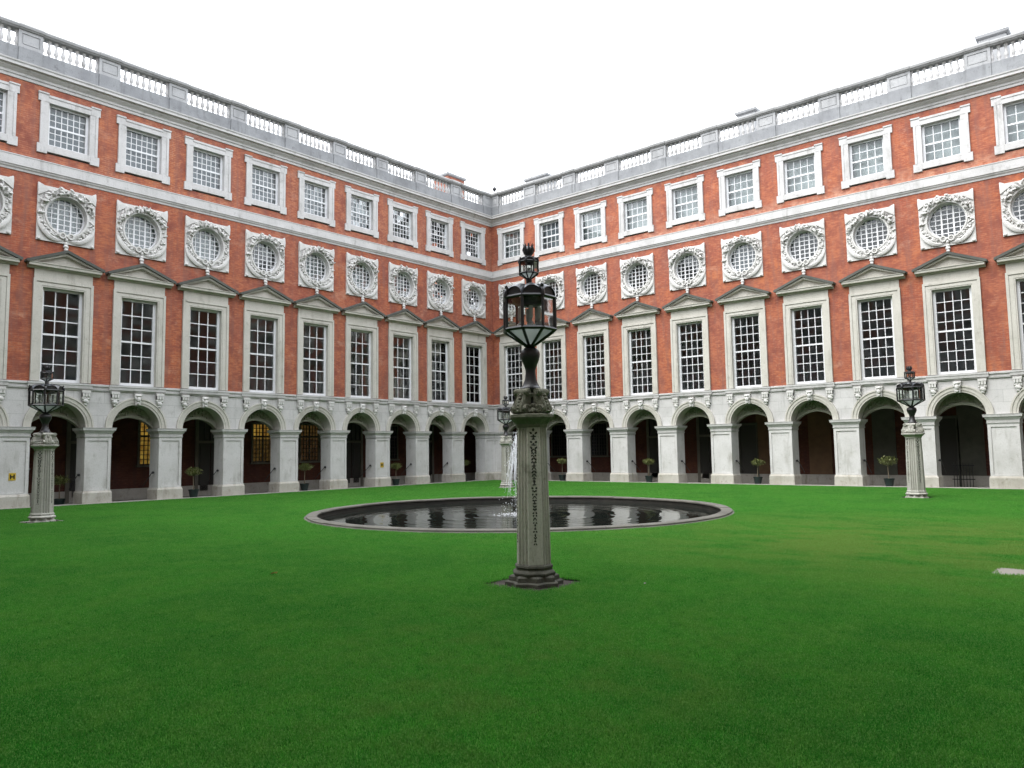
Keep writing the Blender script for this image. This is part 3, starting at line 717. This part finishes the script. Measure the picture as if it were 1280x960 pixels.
# ------------------------------------------------------------------ ground
ground = put('ground', MB().box(-400, 400, -400, 400, -1.6, -1.2).mesh('ground', 'soil')); ground['kind'] = 'structure'
def sheet(name, mat, x0, x1, y0, y1, z0, z1):
    o = put(name, MB().box(x0, x1, y0, y1, z0, z1).mesh(name, mat)); o['kind'] = 'structure'; return o
sheet('pavement', 'paving', -4.3, 0.0, -LEN_L-.6, 4.3, -.4, -.12)
sheet('pavement', 'paving', 0.0, LEN_R+.6, -.0, 4.3, -.4, -.118)
sheet('pavement', 'paving', -4.3, LEN_R+4, -LEN_L-4.3, -LEN_L, -.4, -.116)
sheet('pavement', 'paving', LEN_R, LEN_R+4.3, -LEN_L, 4.3, -.4, -.114)
for nm, x0, x1, y0, y1, z in (('kerb', 0.0, .16, -LEN_L, 0, .035), ('kerb', .16, LEN_R, -.16, 0, .038), ('kerb', 0.16, LEN_R, -LEN_L, -LEN_L+.2, .036), ('kerb', LEN_R-.2, LEN_R, -LEN_L+.2, -.16, .034)):
    o = sheet(nm, 'edge', x0, x1, y0, y1, -.2, z)
    # arch thresholds are the same stone, one step inside
sheet('kerb', 'edge', -.82, 0, -LEN_L, 0, -.2, .012); sheet('kerb', 'edge', 0, LEN_R, 0, .82, -.2, .014)

PC = (16.4, -17.3); PR = 6.12; SOIL = .55
lamps = [(24.43, -26.55), (6.91, -26.84), (24.6, -6.33), (6.67, -6.6)]
slab = (29.12, 30.1, -22.42, -21.72)
loops = [[(.16, -LEN_L+.2), (LEN_R-.2, -LEN_L+.2), (LEN_R-.2, -.16), (.16, -.16)], [(PC[0]+(PR-.1)*math.cos(2*PI*i/72), PC[1]+(PR-.1)*math.sin(2*PI*i/72)) for i in range(72)]]
sq = lambda x0, x1, y0, y1: [(x0, y0), (x1, y0), (x1, y1), (x0, y1)]
holes = [(x-SOIL, x+SOIL, y-SOIL, y+SOIL) for x, y in lamps] + [slab]
loops += [sq(*h_) for h_ in holes]
vs = []; es = []
for lp in loops:
    o_ = len(vs); vs += [Vector(p) for p in lp]; es += [(o_+i, o_+(i+1) % len(lp)) for i in range(len(lp))]
r = geometry.delaunay_2d_cdt(vs, es, [], 0, 1e-5)
V, Fc = r[0], r[2]
keep = []
for f in Fc:
    cx = sum(V[i].x for i in f)/len(f); cy = sum(V[i].y for i in f)/len(f)
    if math.hypot(cx-PC[0], cy-PC[1]) < PR-.11: continue
    if any(h_[0] < cx < h_[1] and h_[2] < cy < h_[3] for h_ in holes): continue
    keep.append(f)
b = MB(); b.add([(v.x, v.y, 0) for v in V], keep)
lawn = put('lawn', b.mesh('lawn', 'turf')); lawn['kind'] = 'structure'
# earth under the turf, seen only in the cut-outs round the lamp columns
for i, (x, y) in enumerate(lamps):
    b = MB(); n = 8; random.seed(i+40)
    g = [[(x-SOIL+2*SOIL*u/n, y-SOIL+2*SOIL*v/n, -.028+random.uniform(-.010, .012)) for u in range(n+1)] for v in range(n+1)]
    b.add([p for row in g for p in row], [(v*(n+1)+u, v*(n+1)+u+1, (v+1)*(n+1)+u+1, (v+1)*(n+1)+u) for v in range(n) for u in range(n)])
    o = put('soil', b.mesh('soil', 'soil')); o['kind'] = 'structure'

# grass blades standing on the lawn
def tuft(seed, n=84, rad=.115):
    rnd = random.Random(seed); b = MB()
    for i in range(n):
        a = rnd.uniform(0, 6.28); d = rad*math.sqrt(rnd.random()); x, y = d*math.cos(a), d*math.sin(a)
        h_ = rnd.uniform(.012, .027); w = rnd.uniform(.0016, .003); t = rnd.uniform(0, 6.28); ln = rnd.uniform(.2, .9)*h_
        if i % 14 == 0: h_ *= 1.6; w *= 1.5
        la = rnd.uniform(0, 6.28)
        dx, dy = w*math.cos(t), w*math.sin(t); mx_, my_ = ln*.35*math.cos(la), ln*.35*math.sin(la); tx, ty = ln*math.cos(la), ln*math.sin(la)
        b.add([(x-dx, y-dy, -.003), (x+dx, y+dy, -.003), (x+dx*.8+mx_, y+dy*.8+my_, h_*.6), (x-dx*.8+mx_, y-dy*.8+my_, h_*.6), (x+tx, y+ty, h_)], [(0, 1, 2, 3), (3, 2, 4)])
    me = bpy.data.meshes.new('grass_tuft'); me.from_pydata(b.v, [], b.f); me.materials.append(MT['blade']); return me
tc_ = bpy.data.collections.new('grass_tufts')
for i in range(4): tc_.objects.link(bpy.data.objects.new('grass_tuft', tuft(i)))
ng = bpy.data.node_groups.new('grass', 'GeometryNodeTree')
ng.interface.new_socket('Geometry', in_out='INPUT', socket_type='NodeSocketGeometry'); ng.interface.new_socket('Geometry', in_out='OUTPUT', socket_type='NodeSocketGeometry')
N = ng.nodes.new; gi, go = N('NodeGroupInput'), N('NodeGroupOutput')
dp = N('GeometryNodeDistributePointsOnFaces'); dp.distribute_method = 'POISSON'; dp.inputs['Distance Min'].default_value = .048; dp.inputs['Density Max'].default_value = 420; dp.inputs['Seed'].default_value = 3
ip = N('GeometryNodeInstanceOnPoints'); ci = N('GeometryNodeCollectionInfo'); ci.inputs['Collection'].default_value = tc_
ci.inputs['Separate Children'].default_value = True; ci.inputs['Reset Children'].default_value = True; ip.inputs['Pick Instance'].default_value = True
rr = N('FunctionNodeRandomValue'); rr.data_type = 'FLOAT_VECTOR'; rr.inputs[0].default_value = (0, 0, 0); rr.inputs[1].default_value = (0, 0, 6.283)
rs = N('FunctionNodeRandomValue'); rs.data_type = 'FLOAT'; rs.inputs[2].default_value = .75; rs.inputs[3].default_value = 1.3
lk = ng.links.new
lk(gi.outputs[0], dp.inputs['Mesh']); lk(dp.outputs['Points'], ip.inputs['Points']); lk(ci.outputs[0], ip.inputs['Instance'])
lk(rr.outputs[0], ip.inputs['Rotation']); lk(rs.outputs[1], ip.inputs['Scale']); lk(ip.outputs[0], go.inputs[0])
gr = put('grass', lawn.data.copy()); gr['kind'] = 'stuff'; gr['label'] = 'short mown green grass of the lawn'; gr['category'] = 'grass'
md = gr.modifiers.new('grass', 'NODES'); md.node_group = ng

sl = thing('stone_slab', 'flat pale stone slab set flush in the lawn', 'slab', me=MB().frus((slab[0]-.0, slab[1], slab[2], slab[3]), -.08, (slab[0]+.01, slab[1]-.01, slab[2]+.01, slab[3]-.01), .006).mesh('stone_slab', 'paving'))
b = MB(); b.add([(0, 0, .0), (.045, .03, .035), (.11, .0, .02), (.07, -.04, .04), (.03, -.05, .02), (.14, .01, .05)], [(0, 1, 3, 4), (1, 2, 3), (2, 5, 3)])
thing('fallen_leaf', 'single orange fallen leaf lying on the grass', 'leaf', (20.92, -28.36, .025), me=b.mesh('fallen_leaf', 'leafdry'))
thing('fallen_leaf', 'tiny pale fallen leaf near the foot of the black lantern column', 'leaf', (25.75, -25.9, .0), 1.2, me=MB().add([(0, 0, .02), (.02, .012, .035), (.045, 0, .03), (.02, -.015, .028)], [(0, 1, 2, 3)]).mesh('fallen_leaf', 'edge'))

# ------------------------------------------------------------------ pool
pool = thing('fountain_pool', 'round stone-kerbed fountain pool in the middle of the lawn', 'pool', (PC[0], PC[1], 0))
NS = 40
def kerb_stone():
    b = MB(); n = 4; a = 2*PI/NS; g_ = .0045
    prof = [(PR-.33, .02), (PR-.345, .025), (PR-.345, .06), (PR-.32, .08), (PR-.08, .08), (PR-.05, .065), (PR-.045, .03), (PR+.0, .025), (PR+.012, .01), (PR+.012, -.12), (PR-.2, -.12)]
    rings = []
    for i in range(n+1):
        t = -a/2+g_/PR+(a-2*g_/PR)*i/n; rings.append([(r_*math.cos(t), r_*math.sin(t), z) for r_, z in prof])
    return b.loft(rings).mesh('kerb_stone', 'kerb', 35)
km = kerb_stone()
for i in range(NS):
    random.seed(i+99); put('kerb_stone', km, pool, (0, 0, random.uniform(-.006, .006)), 2*PI*i/NS)
put('basin', MB().lathe([(PR-.30, .05), (PR-.305, -.55), (.05, -.56)], 72, cap=False).mesh('basin', 'basin', 40), pool)
def water():
    import bmesh
    b = MB(); nr_, na = 70, 128; R_ = PR-.304; vs = [(0, 0, -.11)]; fs = []
    for j in range(1, nr_+1):
        for i in range(na):
            r_ = R_*j/nr_; t = 2*PI*i/na; rip = .010*math.sin(r_*9-.6)*math.exp(-r_*.55)
            for sx, sy, ph in ((-3.1, -2.2, 0), (-2.3, .8, 1.2), (2.6, 2.0, .4), (3.4, -1.2, 2.2), (-.6, -3.6, .7)):
                d = math.hypot(r_*math.cos(t)-sx, r_*math.sin(t)-sy); rip += .0045*math.sin(d*16+ph)*math.exp(-d*1.9)
            vs.append((r_*math.cos(t), r_*math.sin(t), -.11+rip))
    fs += [(0, 1+i, 1+(i+1) % na) for i in range(na)]
    for j in range(nr_-1):
        for i in range(na): fs.append((1+j*na+i, 1+(j+1)*na+i, 1+(j+1)*na+(i+1) % na, 1+j*na+(i+1) % na))
    b.add(vs, fs); return b.mesh('water', 'water', 180)
o = put('water', water()); o.location = (PC[0], PC[1], 0); o['kind'] = 'structure'
# the jet: a rising core and beads of water falling round it
jet = thing('fountain_jet', 'white water jet rising and falling in the middle of the pool', 'fountain', (PC[0], PC[1], -.11))
random.seed(77); b = MB()
b.tube([(0, 0, 0), (.01, 0, .8), (0, .01, 1.6), (.0, 0, 2.35)], [.03, .028, .035, .05], 7)
put('jet_core', b.mesh('jet_core', 'spray', 60), jet)
b = MB()
for i in range(80):
    a = random.uniform(0, 6.28); vx = random.uniform(.12, .48); top = random.uniform(1.7, 2.45); pts = []; t0 = random.uniform(0, .4); t1 = t0+random.uniform(.2, .6)
    for q in range(6):
        u = min(1., t0+(t1-t0)*q/5); pts.append((vx*math.cos(a)*(.12+u*.9), vx*math.sin(a)*(.12+u*.9), top*(1-u*u)))
    b.tube(pts, [.002, .006, .008, .007, .005, .002], 5)
for i in range(900):
    a = random.uniform(0, 6.28); u = random.random(); vx = random.uniform(.05, .55); z = random.uniform(1.9, 2.5)*(1-u*u); s_ = random.uniform(.006, .016)
    s_ *= .6; b.blob((vx*math.cos(a)*(.15+u), vx*math.sin(a)*(.15+u), max(.02, z)), (s_, s_, s_*2.4), None, 5, 3)
put('falling_water', b.mesh('falling_water', 'spray', 60), jet, kind='stuff')
b = MB()
for i in range(260):
    a = random.uniform(0, 6.28); d = abs(random.gauss(.30, .22)); s_ = random.uniform(.006, .018)
    b.blob((d*math.cos(a), d*math.sin(a), random.uniform(.0, .05)*math.exp(-d)), (s_*1.6, s_*1.6, s_*.6), None, 5, 3)
put('splash', b.mesh('splash', 'spray', 60), jet, kind='stuff')

# ------------------------------------------------------------------ lamp columns
def oct_(r, z, rot=PI/8, n=8): return [(r*math.cos(rot+2*PI*i/n), r*math.sin(rot+2*PI*i/n), z) for i in range(n)]
def star(r, z):   # two squares laid across each other
    pts = []
    for i in range(8):
        a = PI/8+PI/4*i+PI/8; pts.append((r*math.cos(a), r*math.sin(a), z)); a += PI/8; q = r*.80; pts.append((q*math.cos(a), q*math.sin(a), z))
    return pts
def shaft_section(r, z):
    """octagon (r = inradius): fluted faces alternate with flat carved ones"""
    pts = []
    for i in range(8):
        a = PI/4*i; nx, ny = math.cos(a), math.sin(a); tx, ty = -ny, nx; hw = r*math.tan(PI/8)
        if i % 2 == 0: prof = [(-1, 0), (-.82, 0), (-.80, -.12), (.80, -.12), (.82, 0)]
        else: prof = [(-1, 0), (-.86, 0), (-.76, -.26), (-.60, -.34), (-.44, -.26), (-.34, 0), (-.26, 0), (-.16, -.26), (0, -.34), (.16, -.26), (.26, 0), (.34, 0), (.44, -.26), (.60, -.34), (.76, -.26), (.86, 0)]
        for u, d in prof:
            q = r+d*hw*(.55 if i % 2 == 0 else 1.0); pts.append((nx*q+tx*u*hw, ny*q+ty*u*hw, z))
    return pts
def lantern(parent, z, s, small=False):
    """octagonal lantern, s = half width"""
    fr = MB(); R8 = s/math.cos(PI/8); h_ = s*1.32; zc = s*.62; bw = .029*(s/.345)**.7
    zb = z+zc; zt = zb+h_; A_ = [PI/8+PI/4*i for i in range(8)]
    for a in A_:
        c_, sn = math.cos(a), math.sin(a)
        fr.tube([(R8*c_, R8*sn, zb), (R8*c_, R8*sn, zt)], bw*.8, 5); fr.tube([(.17*s*c_, .17*s*sn, z), (R8*c_, R8*sn, zb)], bw*.8, 5)
    for zz, w in ((zb, bw), (zt, bw*.9)):
        for i in range(8):
            a, b_ = A_[i], A_[(i+1) % 8]; fr.tube([(R8*math.cos(a), R8*math.sin(a), zz), (R8*math.cos(b_), R8*math.sin(b_), zz)], w, 5)
    L_ = put('lantern', fr.mesh('lantern', 'iron', 40), parent)
    # roof: eight barrel gables running into a low dome
    n = 10; m_ = 7; rf = MB(); vs = []; fs = []; gab = MB(); hb = s*.40; dome = s*.52
    for i in range(8):
        for k_ in range(n):
            u = -1+2*k_/n; a = PI/4*i
            for j in range(m_+1):
                q = 1.04*(1-j/m_); px, py = s*q, u*s*math.tan(PI/8)*q
                zz = zt+(dome*(1-(q/1.04)**2.2))+hb*math.sqrt(max(0, 1-u*u))*(q/1.04)**1.1*(1 if j < m_ else 0)
                vs.append((px*math.cos(a)-py*math.sin(a), px*math.sin(a)+py*math.cos(a), zz))
        for k_ in range(n):
            u0, u1 = -1+2*k_/n, -1+2*(k_+1)/n; a = PI/4*i; w = s*math.tan(PI/8)*.99
            q = [(s*.99, u0*w, zt), (s*.99, u1*w, zt), (s*.99, u1*w, zt+hb*math.sqrt(max(0, 1-u1*u1))), (s*.99, u0*w, zt+hb*math.sqrt(max(0, 1-u0*u0)))]
            gab.add([(x*math.cos(a)-y*math.sin(a), x*math.sin(a)+y*math.cos(a), zz) for x, y, zz in q], [(0, 1, 2, 3)])
            # hooded glass top: dark strip below the gable
    tot = 8*n
    for i in range(tot):
        for j in range(m_): fs.append((i*(m_+1)+j, ((i+1) % tot)*(m_+1)+j, ((i+1) % tot)*(m_+1)+j+1, i*(m_+1)+j+1))
    rf.add(vs, fs); put('lantern_roof', rf.mesh('lantern_roof', 'ironroof', 35), L_)
    put('gable_plates', gab.mesh('gable_plates', 'iron'), L_)
    for i in range(8):
        a, b_ = A_[i], A_[(i+1) % 8]; g_ = MB(); r_ = R8*.985
        g_.add([(r_*math.cos(a), r_*math.sin(a), zb), (r_*math.cos(b_), r_*math.sin(b_), zb), (r_*math.cos(b_), r_*math.sin(b_), zt), (r_*math.cos(a), r_*math.sin(a), zt)], [(0, 1, 2, 3)])
        put('pane', g_.mesh('pane', 'lampglass'), L_)
        g_ = MB(); g_.add([(.17*s*math.cos(a), .17*s*math.sin(a), z), (.17*s*math.cos(b_), .17*s*math.sin(b_), z), (r_*math.cos(b_), r_*math.sin(b_), zb), (r_*math.cos(a), r_*math.sin(a), zb)], [(0, 1, 2, 3)])
        put('cone_pane', g_.mesh('cone_pane', 'frost'), L_)
    hm = MB(); random.seed(31)
    step = 1 if small else 2
    for i in range(0, 8, step):
        a = A_[i]; c_, sn = math.cos(a), math.sin(a); q = R8*1.0
        hm.tube([(q*c_, q*sn, zt), (q*1.03*c_, q*1.03*sn, zt+s*.16), (q*.93*c_, q*.93*sn, zt+s*.33), (q*1.02*c_, q*1.02*sn, zt+s*.47)], [bw*1.3, bw*1.1, bw*1.1, bw*.7], 6)
    put('horns', hm.mesh('horns', 'iron', 40), L_)
    bn = MB()
    if not small:
        bn.lathe([(.02, zb), (.10, zb+.02), (.11, zb+.05), (.02, zb+.07)], 10)
        for i in range(6):
            a = 2*PI*i/6; x, y = s*.42*math.cos(a), s*.42*math.sin(a)
            bn.lathe([(.028, zb+.02), (.040, zb+.09), (.018, zb+.12), (.016, zb+.16)], 8, (x, y)); bn.blob((x*1.25, y*1.25, zb+.05), (.05, .05, .04), None, 7, 4, .2)
    else: bn.lathe([(.02, zb), (.025, zb+.08), (.008, zb+.09)], 6)
    put('burner', bn.mesh('burner', 'burn', 40), L_)
    if not small:
        ch = MB()
        for i in range(6):
            a = 2*PI*i/6; x, y = s*.42*math.cos(a), s*.42*math.sin(a); ch.lathe([(.030, zb+.16), (.032, zb+.30), (.028, zb+.33)], 8, (x, y), cap=False)
        put('lamp_chimneys', ch.mesh('lamp_chimneys', 'milk', 40), L_)
        sv = MB().lathe([(s*.75, zt-.01), (s*.70, zt-.05), (s*.5, zt-.09), (.05, zt-.10)], 16, cap=False); put('reflector', sv.mesh('reflector', 'iron', 40), L_)
    return zt+dome
MT['burn'] = plain('tarnished_burner', (.35, .35, .34), .4, .2, 30, (.75, .75, .73), .6)
MT['milk'] = plain('milk_glass', (.62, .64, .63), .3)
k = NT('frosted_pane'); k.base((.5, .54, .52)); k.rough(.4); tl = k.new('ShaderNodeBsdfTranslucent'); tl.inputs[0].default_value = (.62, .66, .64, 1); ms = k.new('ShaderNodeMixShader'); ms.inputs[0].default_value = .65
k.L(k.b.outputs[0], ms.inputs[1]); k.L(tl.outputs[0], ms.inputs[2]); k.L(ms.outputs[0], k.o.inputs[0]); MT['frost'] = k.m

def lamp_column(label, loc, rz, scale, pale):
    kw = 1.02 if pale else 1.0
    st = 'lamppale' if pale else 'lampstone'; cm = 'lamppale' if pale else 'lampmoss'
    T = thing('lamp_column', label, 'lamp', (loc[0], loc[1], -.03), rz, 'lamp columns round the pool'); T.scale = scale
    random.seed(8)
    # base: star-plan steps, then octagonal mouldings
    bs = .80 if pale else 1.0
    b = MB(); b.loft([star(.40*bs, -.05), star(.40*bs, .055), star(.375*bs, .07)]); b.loft([star(.35*bs, .06), star(.345*bs, .125), star(.315*bs, .145)])
    b.loft([oct_(.29, .14), oct_(.30, .16), oct_(.30, .18), oct_(.28, .205), oct_(.262, .215), oct_(.255, .235), oct_(.27, .25), oct_(.265, .275), oct_(.245, .29)])
    put('column_base', b.mesh('column_base', 'lamppale' if pale else 'basestone', 25), T)
    b = MB(); b.loft([shaft_section((.222-.028*(t**1.3))*kw, .285+1.865*t) for t in [i/12 for i in range(13)]])
    put('shaft', b.mesh('shaft', st, 25), T)
    # leaf drops carved on the flat faces
    cd = MB()
    for fi in range(4):
        a = PI/2*fi; nx, ny = math.cos(a), math.sin(a); tx, ty = -ny, nx; R_ = Matrix(((tx, nx, 0), (ty, ny, 0), (0, 0, 1)))
        zz = 2.10; j = 0
        while zz > .55:
            t = (zz-.285)/1.865; r_ = (.222-.028*t**1.3)*kw-.012; w = .052*(.30+.70*t)
            def bl(u, dz, su, sz, ang=0):
                cd.blob((nx*r_+tx*u, ny*r_+ty*u, zz+dz), (su, .014, sz*1.25), R_ @ Matrix.Rotation(ang, 3, 'Y'), 6, 4, .15)
            ty_ = random.choice((0, 1, 2, 3, 4)); g = random.uniform(.75, 1.25)
            if ty_ == 0: bl(-w*.7, 0, w*.6*g, .014, .7*g); bl(w*.7, 0, w*.6*g, .014, -.7*g)
            elif ty_ == 1: bl(0, 0, w*.6*g, .022)
            elif ty_ == 2: bl(-w*.5, 0, w*.4*g, .022, .5); bl(w*.5, 0, w*.4*g, .022, -.5); bl(0, .015, w*.3, .012)
            elif ty_ == 3: bl(-w*.55, .004, w*.5*g, .012, -.8); bl(w*.55, .004, w*.5*g, .012, .8); bl(0, -.006, w*.35, .014)
            else: bl(0, 0, w*1.0*g, .010); bl(0, .016, w*.4, .012)
            zz -= random.uniform(.034, .048); j += 1
    put('carved_drop', cd.mesh('carved_drop', 'grime_shade', 40), T)
    # neck mouldings and abacus
    b = MB(); b.loft([oct_(.215, 2.13), oct_(.225, 2.15), oct_(.225, 2.175), oct_(.235, 2.185), oct_(.265, 2.225), oct_(.295, 2.245), oct_(.30, 2.265), oct_(.318, 2.27), oct_(.318, 2.305), oct_(.30, 2.315)])
    put('abacus', b.mesh('abacus', cm, 25), T)
    # capital: scroll consoles round a tapering core
    core = MB(); core.loft([oct_(.20, 2.31), oct_(.14, 2.38), oct_(.095, 2.50), oct_(.095, 2.62), oct_(.14, 2.655)]); put('capital_core', core.mesh('capital_core', 'grime_shade' if not pale else 'lamppale'), T)  # dark core colour paints shade into the recess between the scrolls
    b = MB()
    prof = [(.10, 2.32), (.235, 2.315), (.285, 2.34), (.293, 2.40), (.27, 2.47), (.235, 2.53), (.225, 2.57), (.235, 2.60), (.225, 2.645), (.18, 2.665), (.10, 2.66)]
    for i in range(4):
        a = PI/4+PI/2*i; c_, sn = math.cos(a), math.sin(a)
        def pt(r_, y, z): return (r_*c_-y*sn, r_*sn+y*c_, z)
        n_ = len(prof)
        for y0, y1, q in ((-.055, .055, 1.0), (-.075, -.045, .94), (.045, .075, .94)):
            vs = [pt(.10+(r_-.10)*q, y0, z) for r_, z in prof]+[pt(.10+(r_-.10)*q, y1, z) for r_, z in prof]
            b.add(vs, [(j, (j+1) % n_, (j+1) % n_+n_, j+n_) for j in range(n_)]+[tuple(range(n_))[::-1], tuple(range(n_, 2*n_))])
        for rr_, zz, rad in ((.185, 2.615, .05), (.225, 2.385, .06)):
            vs = [pt(rr_+rad*math.cos(t), y, zz+rad*math.sin(t)) for y in (-.105, .105) for t in (2*PI*j/12 for j in range(12))]
            b.add(vs, [(j, (j+1) % 12, (j+1) % 12+12, j+12) for j in range(12)]+[tuple(range(12))[::-1], tuple(range(12, 24))])
        for sd_ in (-1, 1):
            for rr_, zz, rad in ((.185, 2.615, .045), (.225, 2.385, .055)):
                b.tube([pt(rr_+rad*(1-t/14)*math.cos(t*.9), sd_*.110, zz+rad*(1-t/14)*math.sin(t*.9)) for t in range(13)], .011, 5)
            b.tube([pt(.28, sd_*.05, 2.36), pt(.285, sd_*.055, 2.42), pt(.262, sd_*.05, 2.48), pt(.232, sd_*.045, 2.54)], .014, 5)
        for q in range(6): b.blob(pt(.292-.012*q, 0, 2.35+.045*q), (.03, .03, .018), None, 6, 4, .2)
        a = PI/2*i; c_, sn = math.cos(a), math.sin(a)
        for y, z, q in ((0, 2.36, .05), (-.07, 2.355, .04), (.07, 2.355, .04), (0, 2.43, .035), (-.04, 2.42, .03), (.04, 2.42, .03), (0, 2.58, .04)):
            r_ = .205-(z-2.33)*.45; b.blob(pt(r_, y, z), (q, q, q*.9), None, 7, 5, .18)
    put('capital', b.mesh('capital', cm if not pale else 'lamppale', 40), T)
    # iron baluster stem
    pr = [(.135, 2.655), (.14, 2.68), (.125, 2.695), (.110, 2.72), (.082, 2.80), (.070, 2.88), (.070, 2.93), (.085, 2.98), (.115, 3.05), (.134, 3.11), (.137, 3.15), (.125, 3.20), (.09, 3.235), (.062, 3.25), (.085, 3.262), (.09, 3.275), (.06, 3.29)]
    put('stem', MB().lathe(pr, 24).mesh('stem', 'iron', 50), T)
    z2 = lantern(T, 3.275, .338)
    put('neck', MB().lathe([(.07, z2-.05), (.055, z2), (.04, z2+.05), (.045, z2+.10), (.035, z2+.12)], 14).mesh('neck', 'iron', 50), T)
    z3 = lantern(T, z2+.11, .125, True)
    b = MB().lathe([(.085, z3-.045), (.08, z3-.01), (.05, z3+.01), (.045, z3+.03), (.065, z3+.06), (.072, z3+.095), (.06, z3+.135), (.03, z3+.16)], 14)
    for i in range(8):
        a = PI/4*i; c_, sn = math.cos(a), math.sin(a)
        b.tube([(.05*c_, .05*sn, z3+.05), (.075*c_, .075*sn, z3+.11), (.06*c_, .06*sn, z3+.16), (.075*c_, .075*sn, z3+.20)], [.014, .016, .012, .003], 5)
    b.tube([(0, 0, z3+.14), (0, 0, z3+.215)], [.02, .004], 6)
    put('finial', b.mesh('finial', 'iron', 50), T)
    return T
MT['basestone'] = stone('dark_base_stone', (.13, .13, .10), (.075, .078, .055), (.022, .023, .016), .8, bump=.7)  # darker stone tone for the base of the near column
lab = ['mossy grey stone lamp column with black lantern between the viewer and the pool', 'pale stone lamp column with black lantern beside the three-pane-window wing arches', 'pale stone lamp column with black lantern beside the four-pane-window wing arches', 'stone lamp column with black lantern behind the pool by the inner corner']
va = math.atan2(cp.y-lamps[0][1], cp.x-lamps[0][0])
for i, (p, l_) in enumerate(zip(lamps, lab)):
    lamp_column(l_, p, PI/4*round(va/(PI/4))+[.02, 0, 0, 0][i] if i == 0 else -PI/4, (1, 1, 1) if i == 0 else (1.14, 1.14, .945), i > 0)

# ------------------------------------------------------------------ small trees in tubs
def tree_in_tub(label, loc, seed, h_=1.15, cw=.30, flat=.55):
    rnd = random.Random(seed); T = thing('potted_tree', label, 'potted tree', loc, rnd.uniform(0, 3), 'potted trees in the arcade')
    b = MB().lathe([(.15, 0), (.20, .28), (.215, .285), (.22, .33), (.20, .335), (.19, .30), (.05, .29)], 16)
    put('tub', b.mesh('tub', 'tub', 40), T)
    b = MB(); tx = rnd.uniform(-.05, .05); ch = h_-cw*flat
    b.tube([(0, 0, .28), (tx*.4, .01, .5), (tx, 0, ch-.06), (tx, 0, ch+.05)], [.022, .019, .016, .01], 6)
    for i in range(7):
        a = rnd.uniform(0, 6.28); b.tube([(tx, 0, ch-.08), (tx+.12*math.cos(a), .12*math.sin(a), ch), (tx+.22*math.cos(a), .22*math.sin(a), ch+rnd.uniform(0, .12))], [.009, .007, .003], 4)
    put('trunk', b.mesh('trunk', 'bark', 50), T)
    b = MB()
    for i in range(1100):
        u = rnd.uniform(-1, 1); a = rnd.uniform(0, 6.28); q = rnd.random()**.4; s_ = math.sqrt(1-u*u); lump = 1+.22*math.sin(a*3+seed)+.12*math.sin(a*5+u*4)
        c = Vector((tx+cw*q*s_*math.cos(a)*lump, cw*q*s_*math.sin(a)*lump, ch+.03+cw*flat*q*u*(1+.15*math.sin(a*2+seed)))); L_ = rnd.uniform(.035, .07); d = Vector((rnd.gauss(0, 1), rnd.gauss(0, 1), rnd.gauss(0, .6))).normalized(); w = d.cross(Vector((rnd.random(), rnd.random(), 1))).normalized()*L_*.34
        b.add([c, c+d*L_*.5+w, c+d*L_, c+d*L_*.5-w], [(0, 1, 2, 3)])
    put('crown', b.mesh('crown', 'leaf'), T)
od = ['first', 'second', 'third', 'fourth', 'fifth', 'sixth', 'seventh', 'eighth', 'ninth', 'tenth']
for i, y, o_ in ((1, -2.28, -.45), (3, -7.4, -.5), (5, -13.05, -.62), (7, -18.72, -.35), (9, -23.6, -1.2)):
    tree_in_tub('small round-headed tree in green tub, %s arch from the corner, three-pane-window wing' % od[i-1], (o_, y, .012 if o_ > -.8 else -.12), i, 1.18+.05*(i % 3), .30+.02*(i % 2), .55)
for i, x, y in ((2, 4.75, .45), (4, 10.4, .45), (6, 16.2, .62), (8, 22.0, .55)):
    tree_in_tub('small round-headed tree in green tub, %s arch from the corner, four-pane-window wing' % od[i-1], (x, y, .014), 20+i, 1.15+.05*(i % 3), .30 if i < 8 else .36, .55)

# ------------------------------------------------------------------ hydrant plates
def hydrant(label, y):
    T = thing('hydrant_sign', label, 'sign', (-.034, y, 1.13), -PI/2, 'yellow hydrant plates', MB().box(-.11, .11, 0, .012, -.13, .13).mesh('hydrant_sign', 'signy'))
    l_ = MB(); l_.box(-.075, -.035, .012, .017, -.08, .08); l_.box(.035, .075, .012, .017, -.08, .08); l_.box(-.035, .035, .012, .017, -.02, .02); put('letter', l_.mesh('letter', 'signk'), T)
hydrant('yellow hydrant plate with black H on pier beside the stone lamp column', -25.55)
hydrant('yellow hydrant plate with black H on pier between second pair of arches from corner', -8.75)
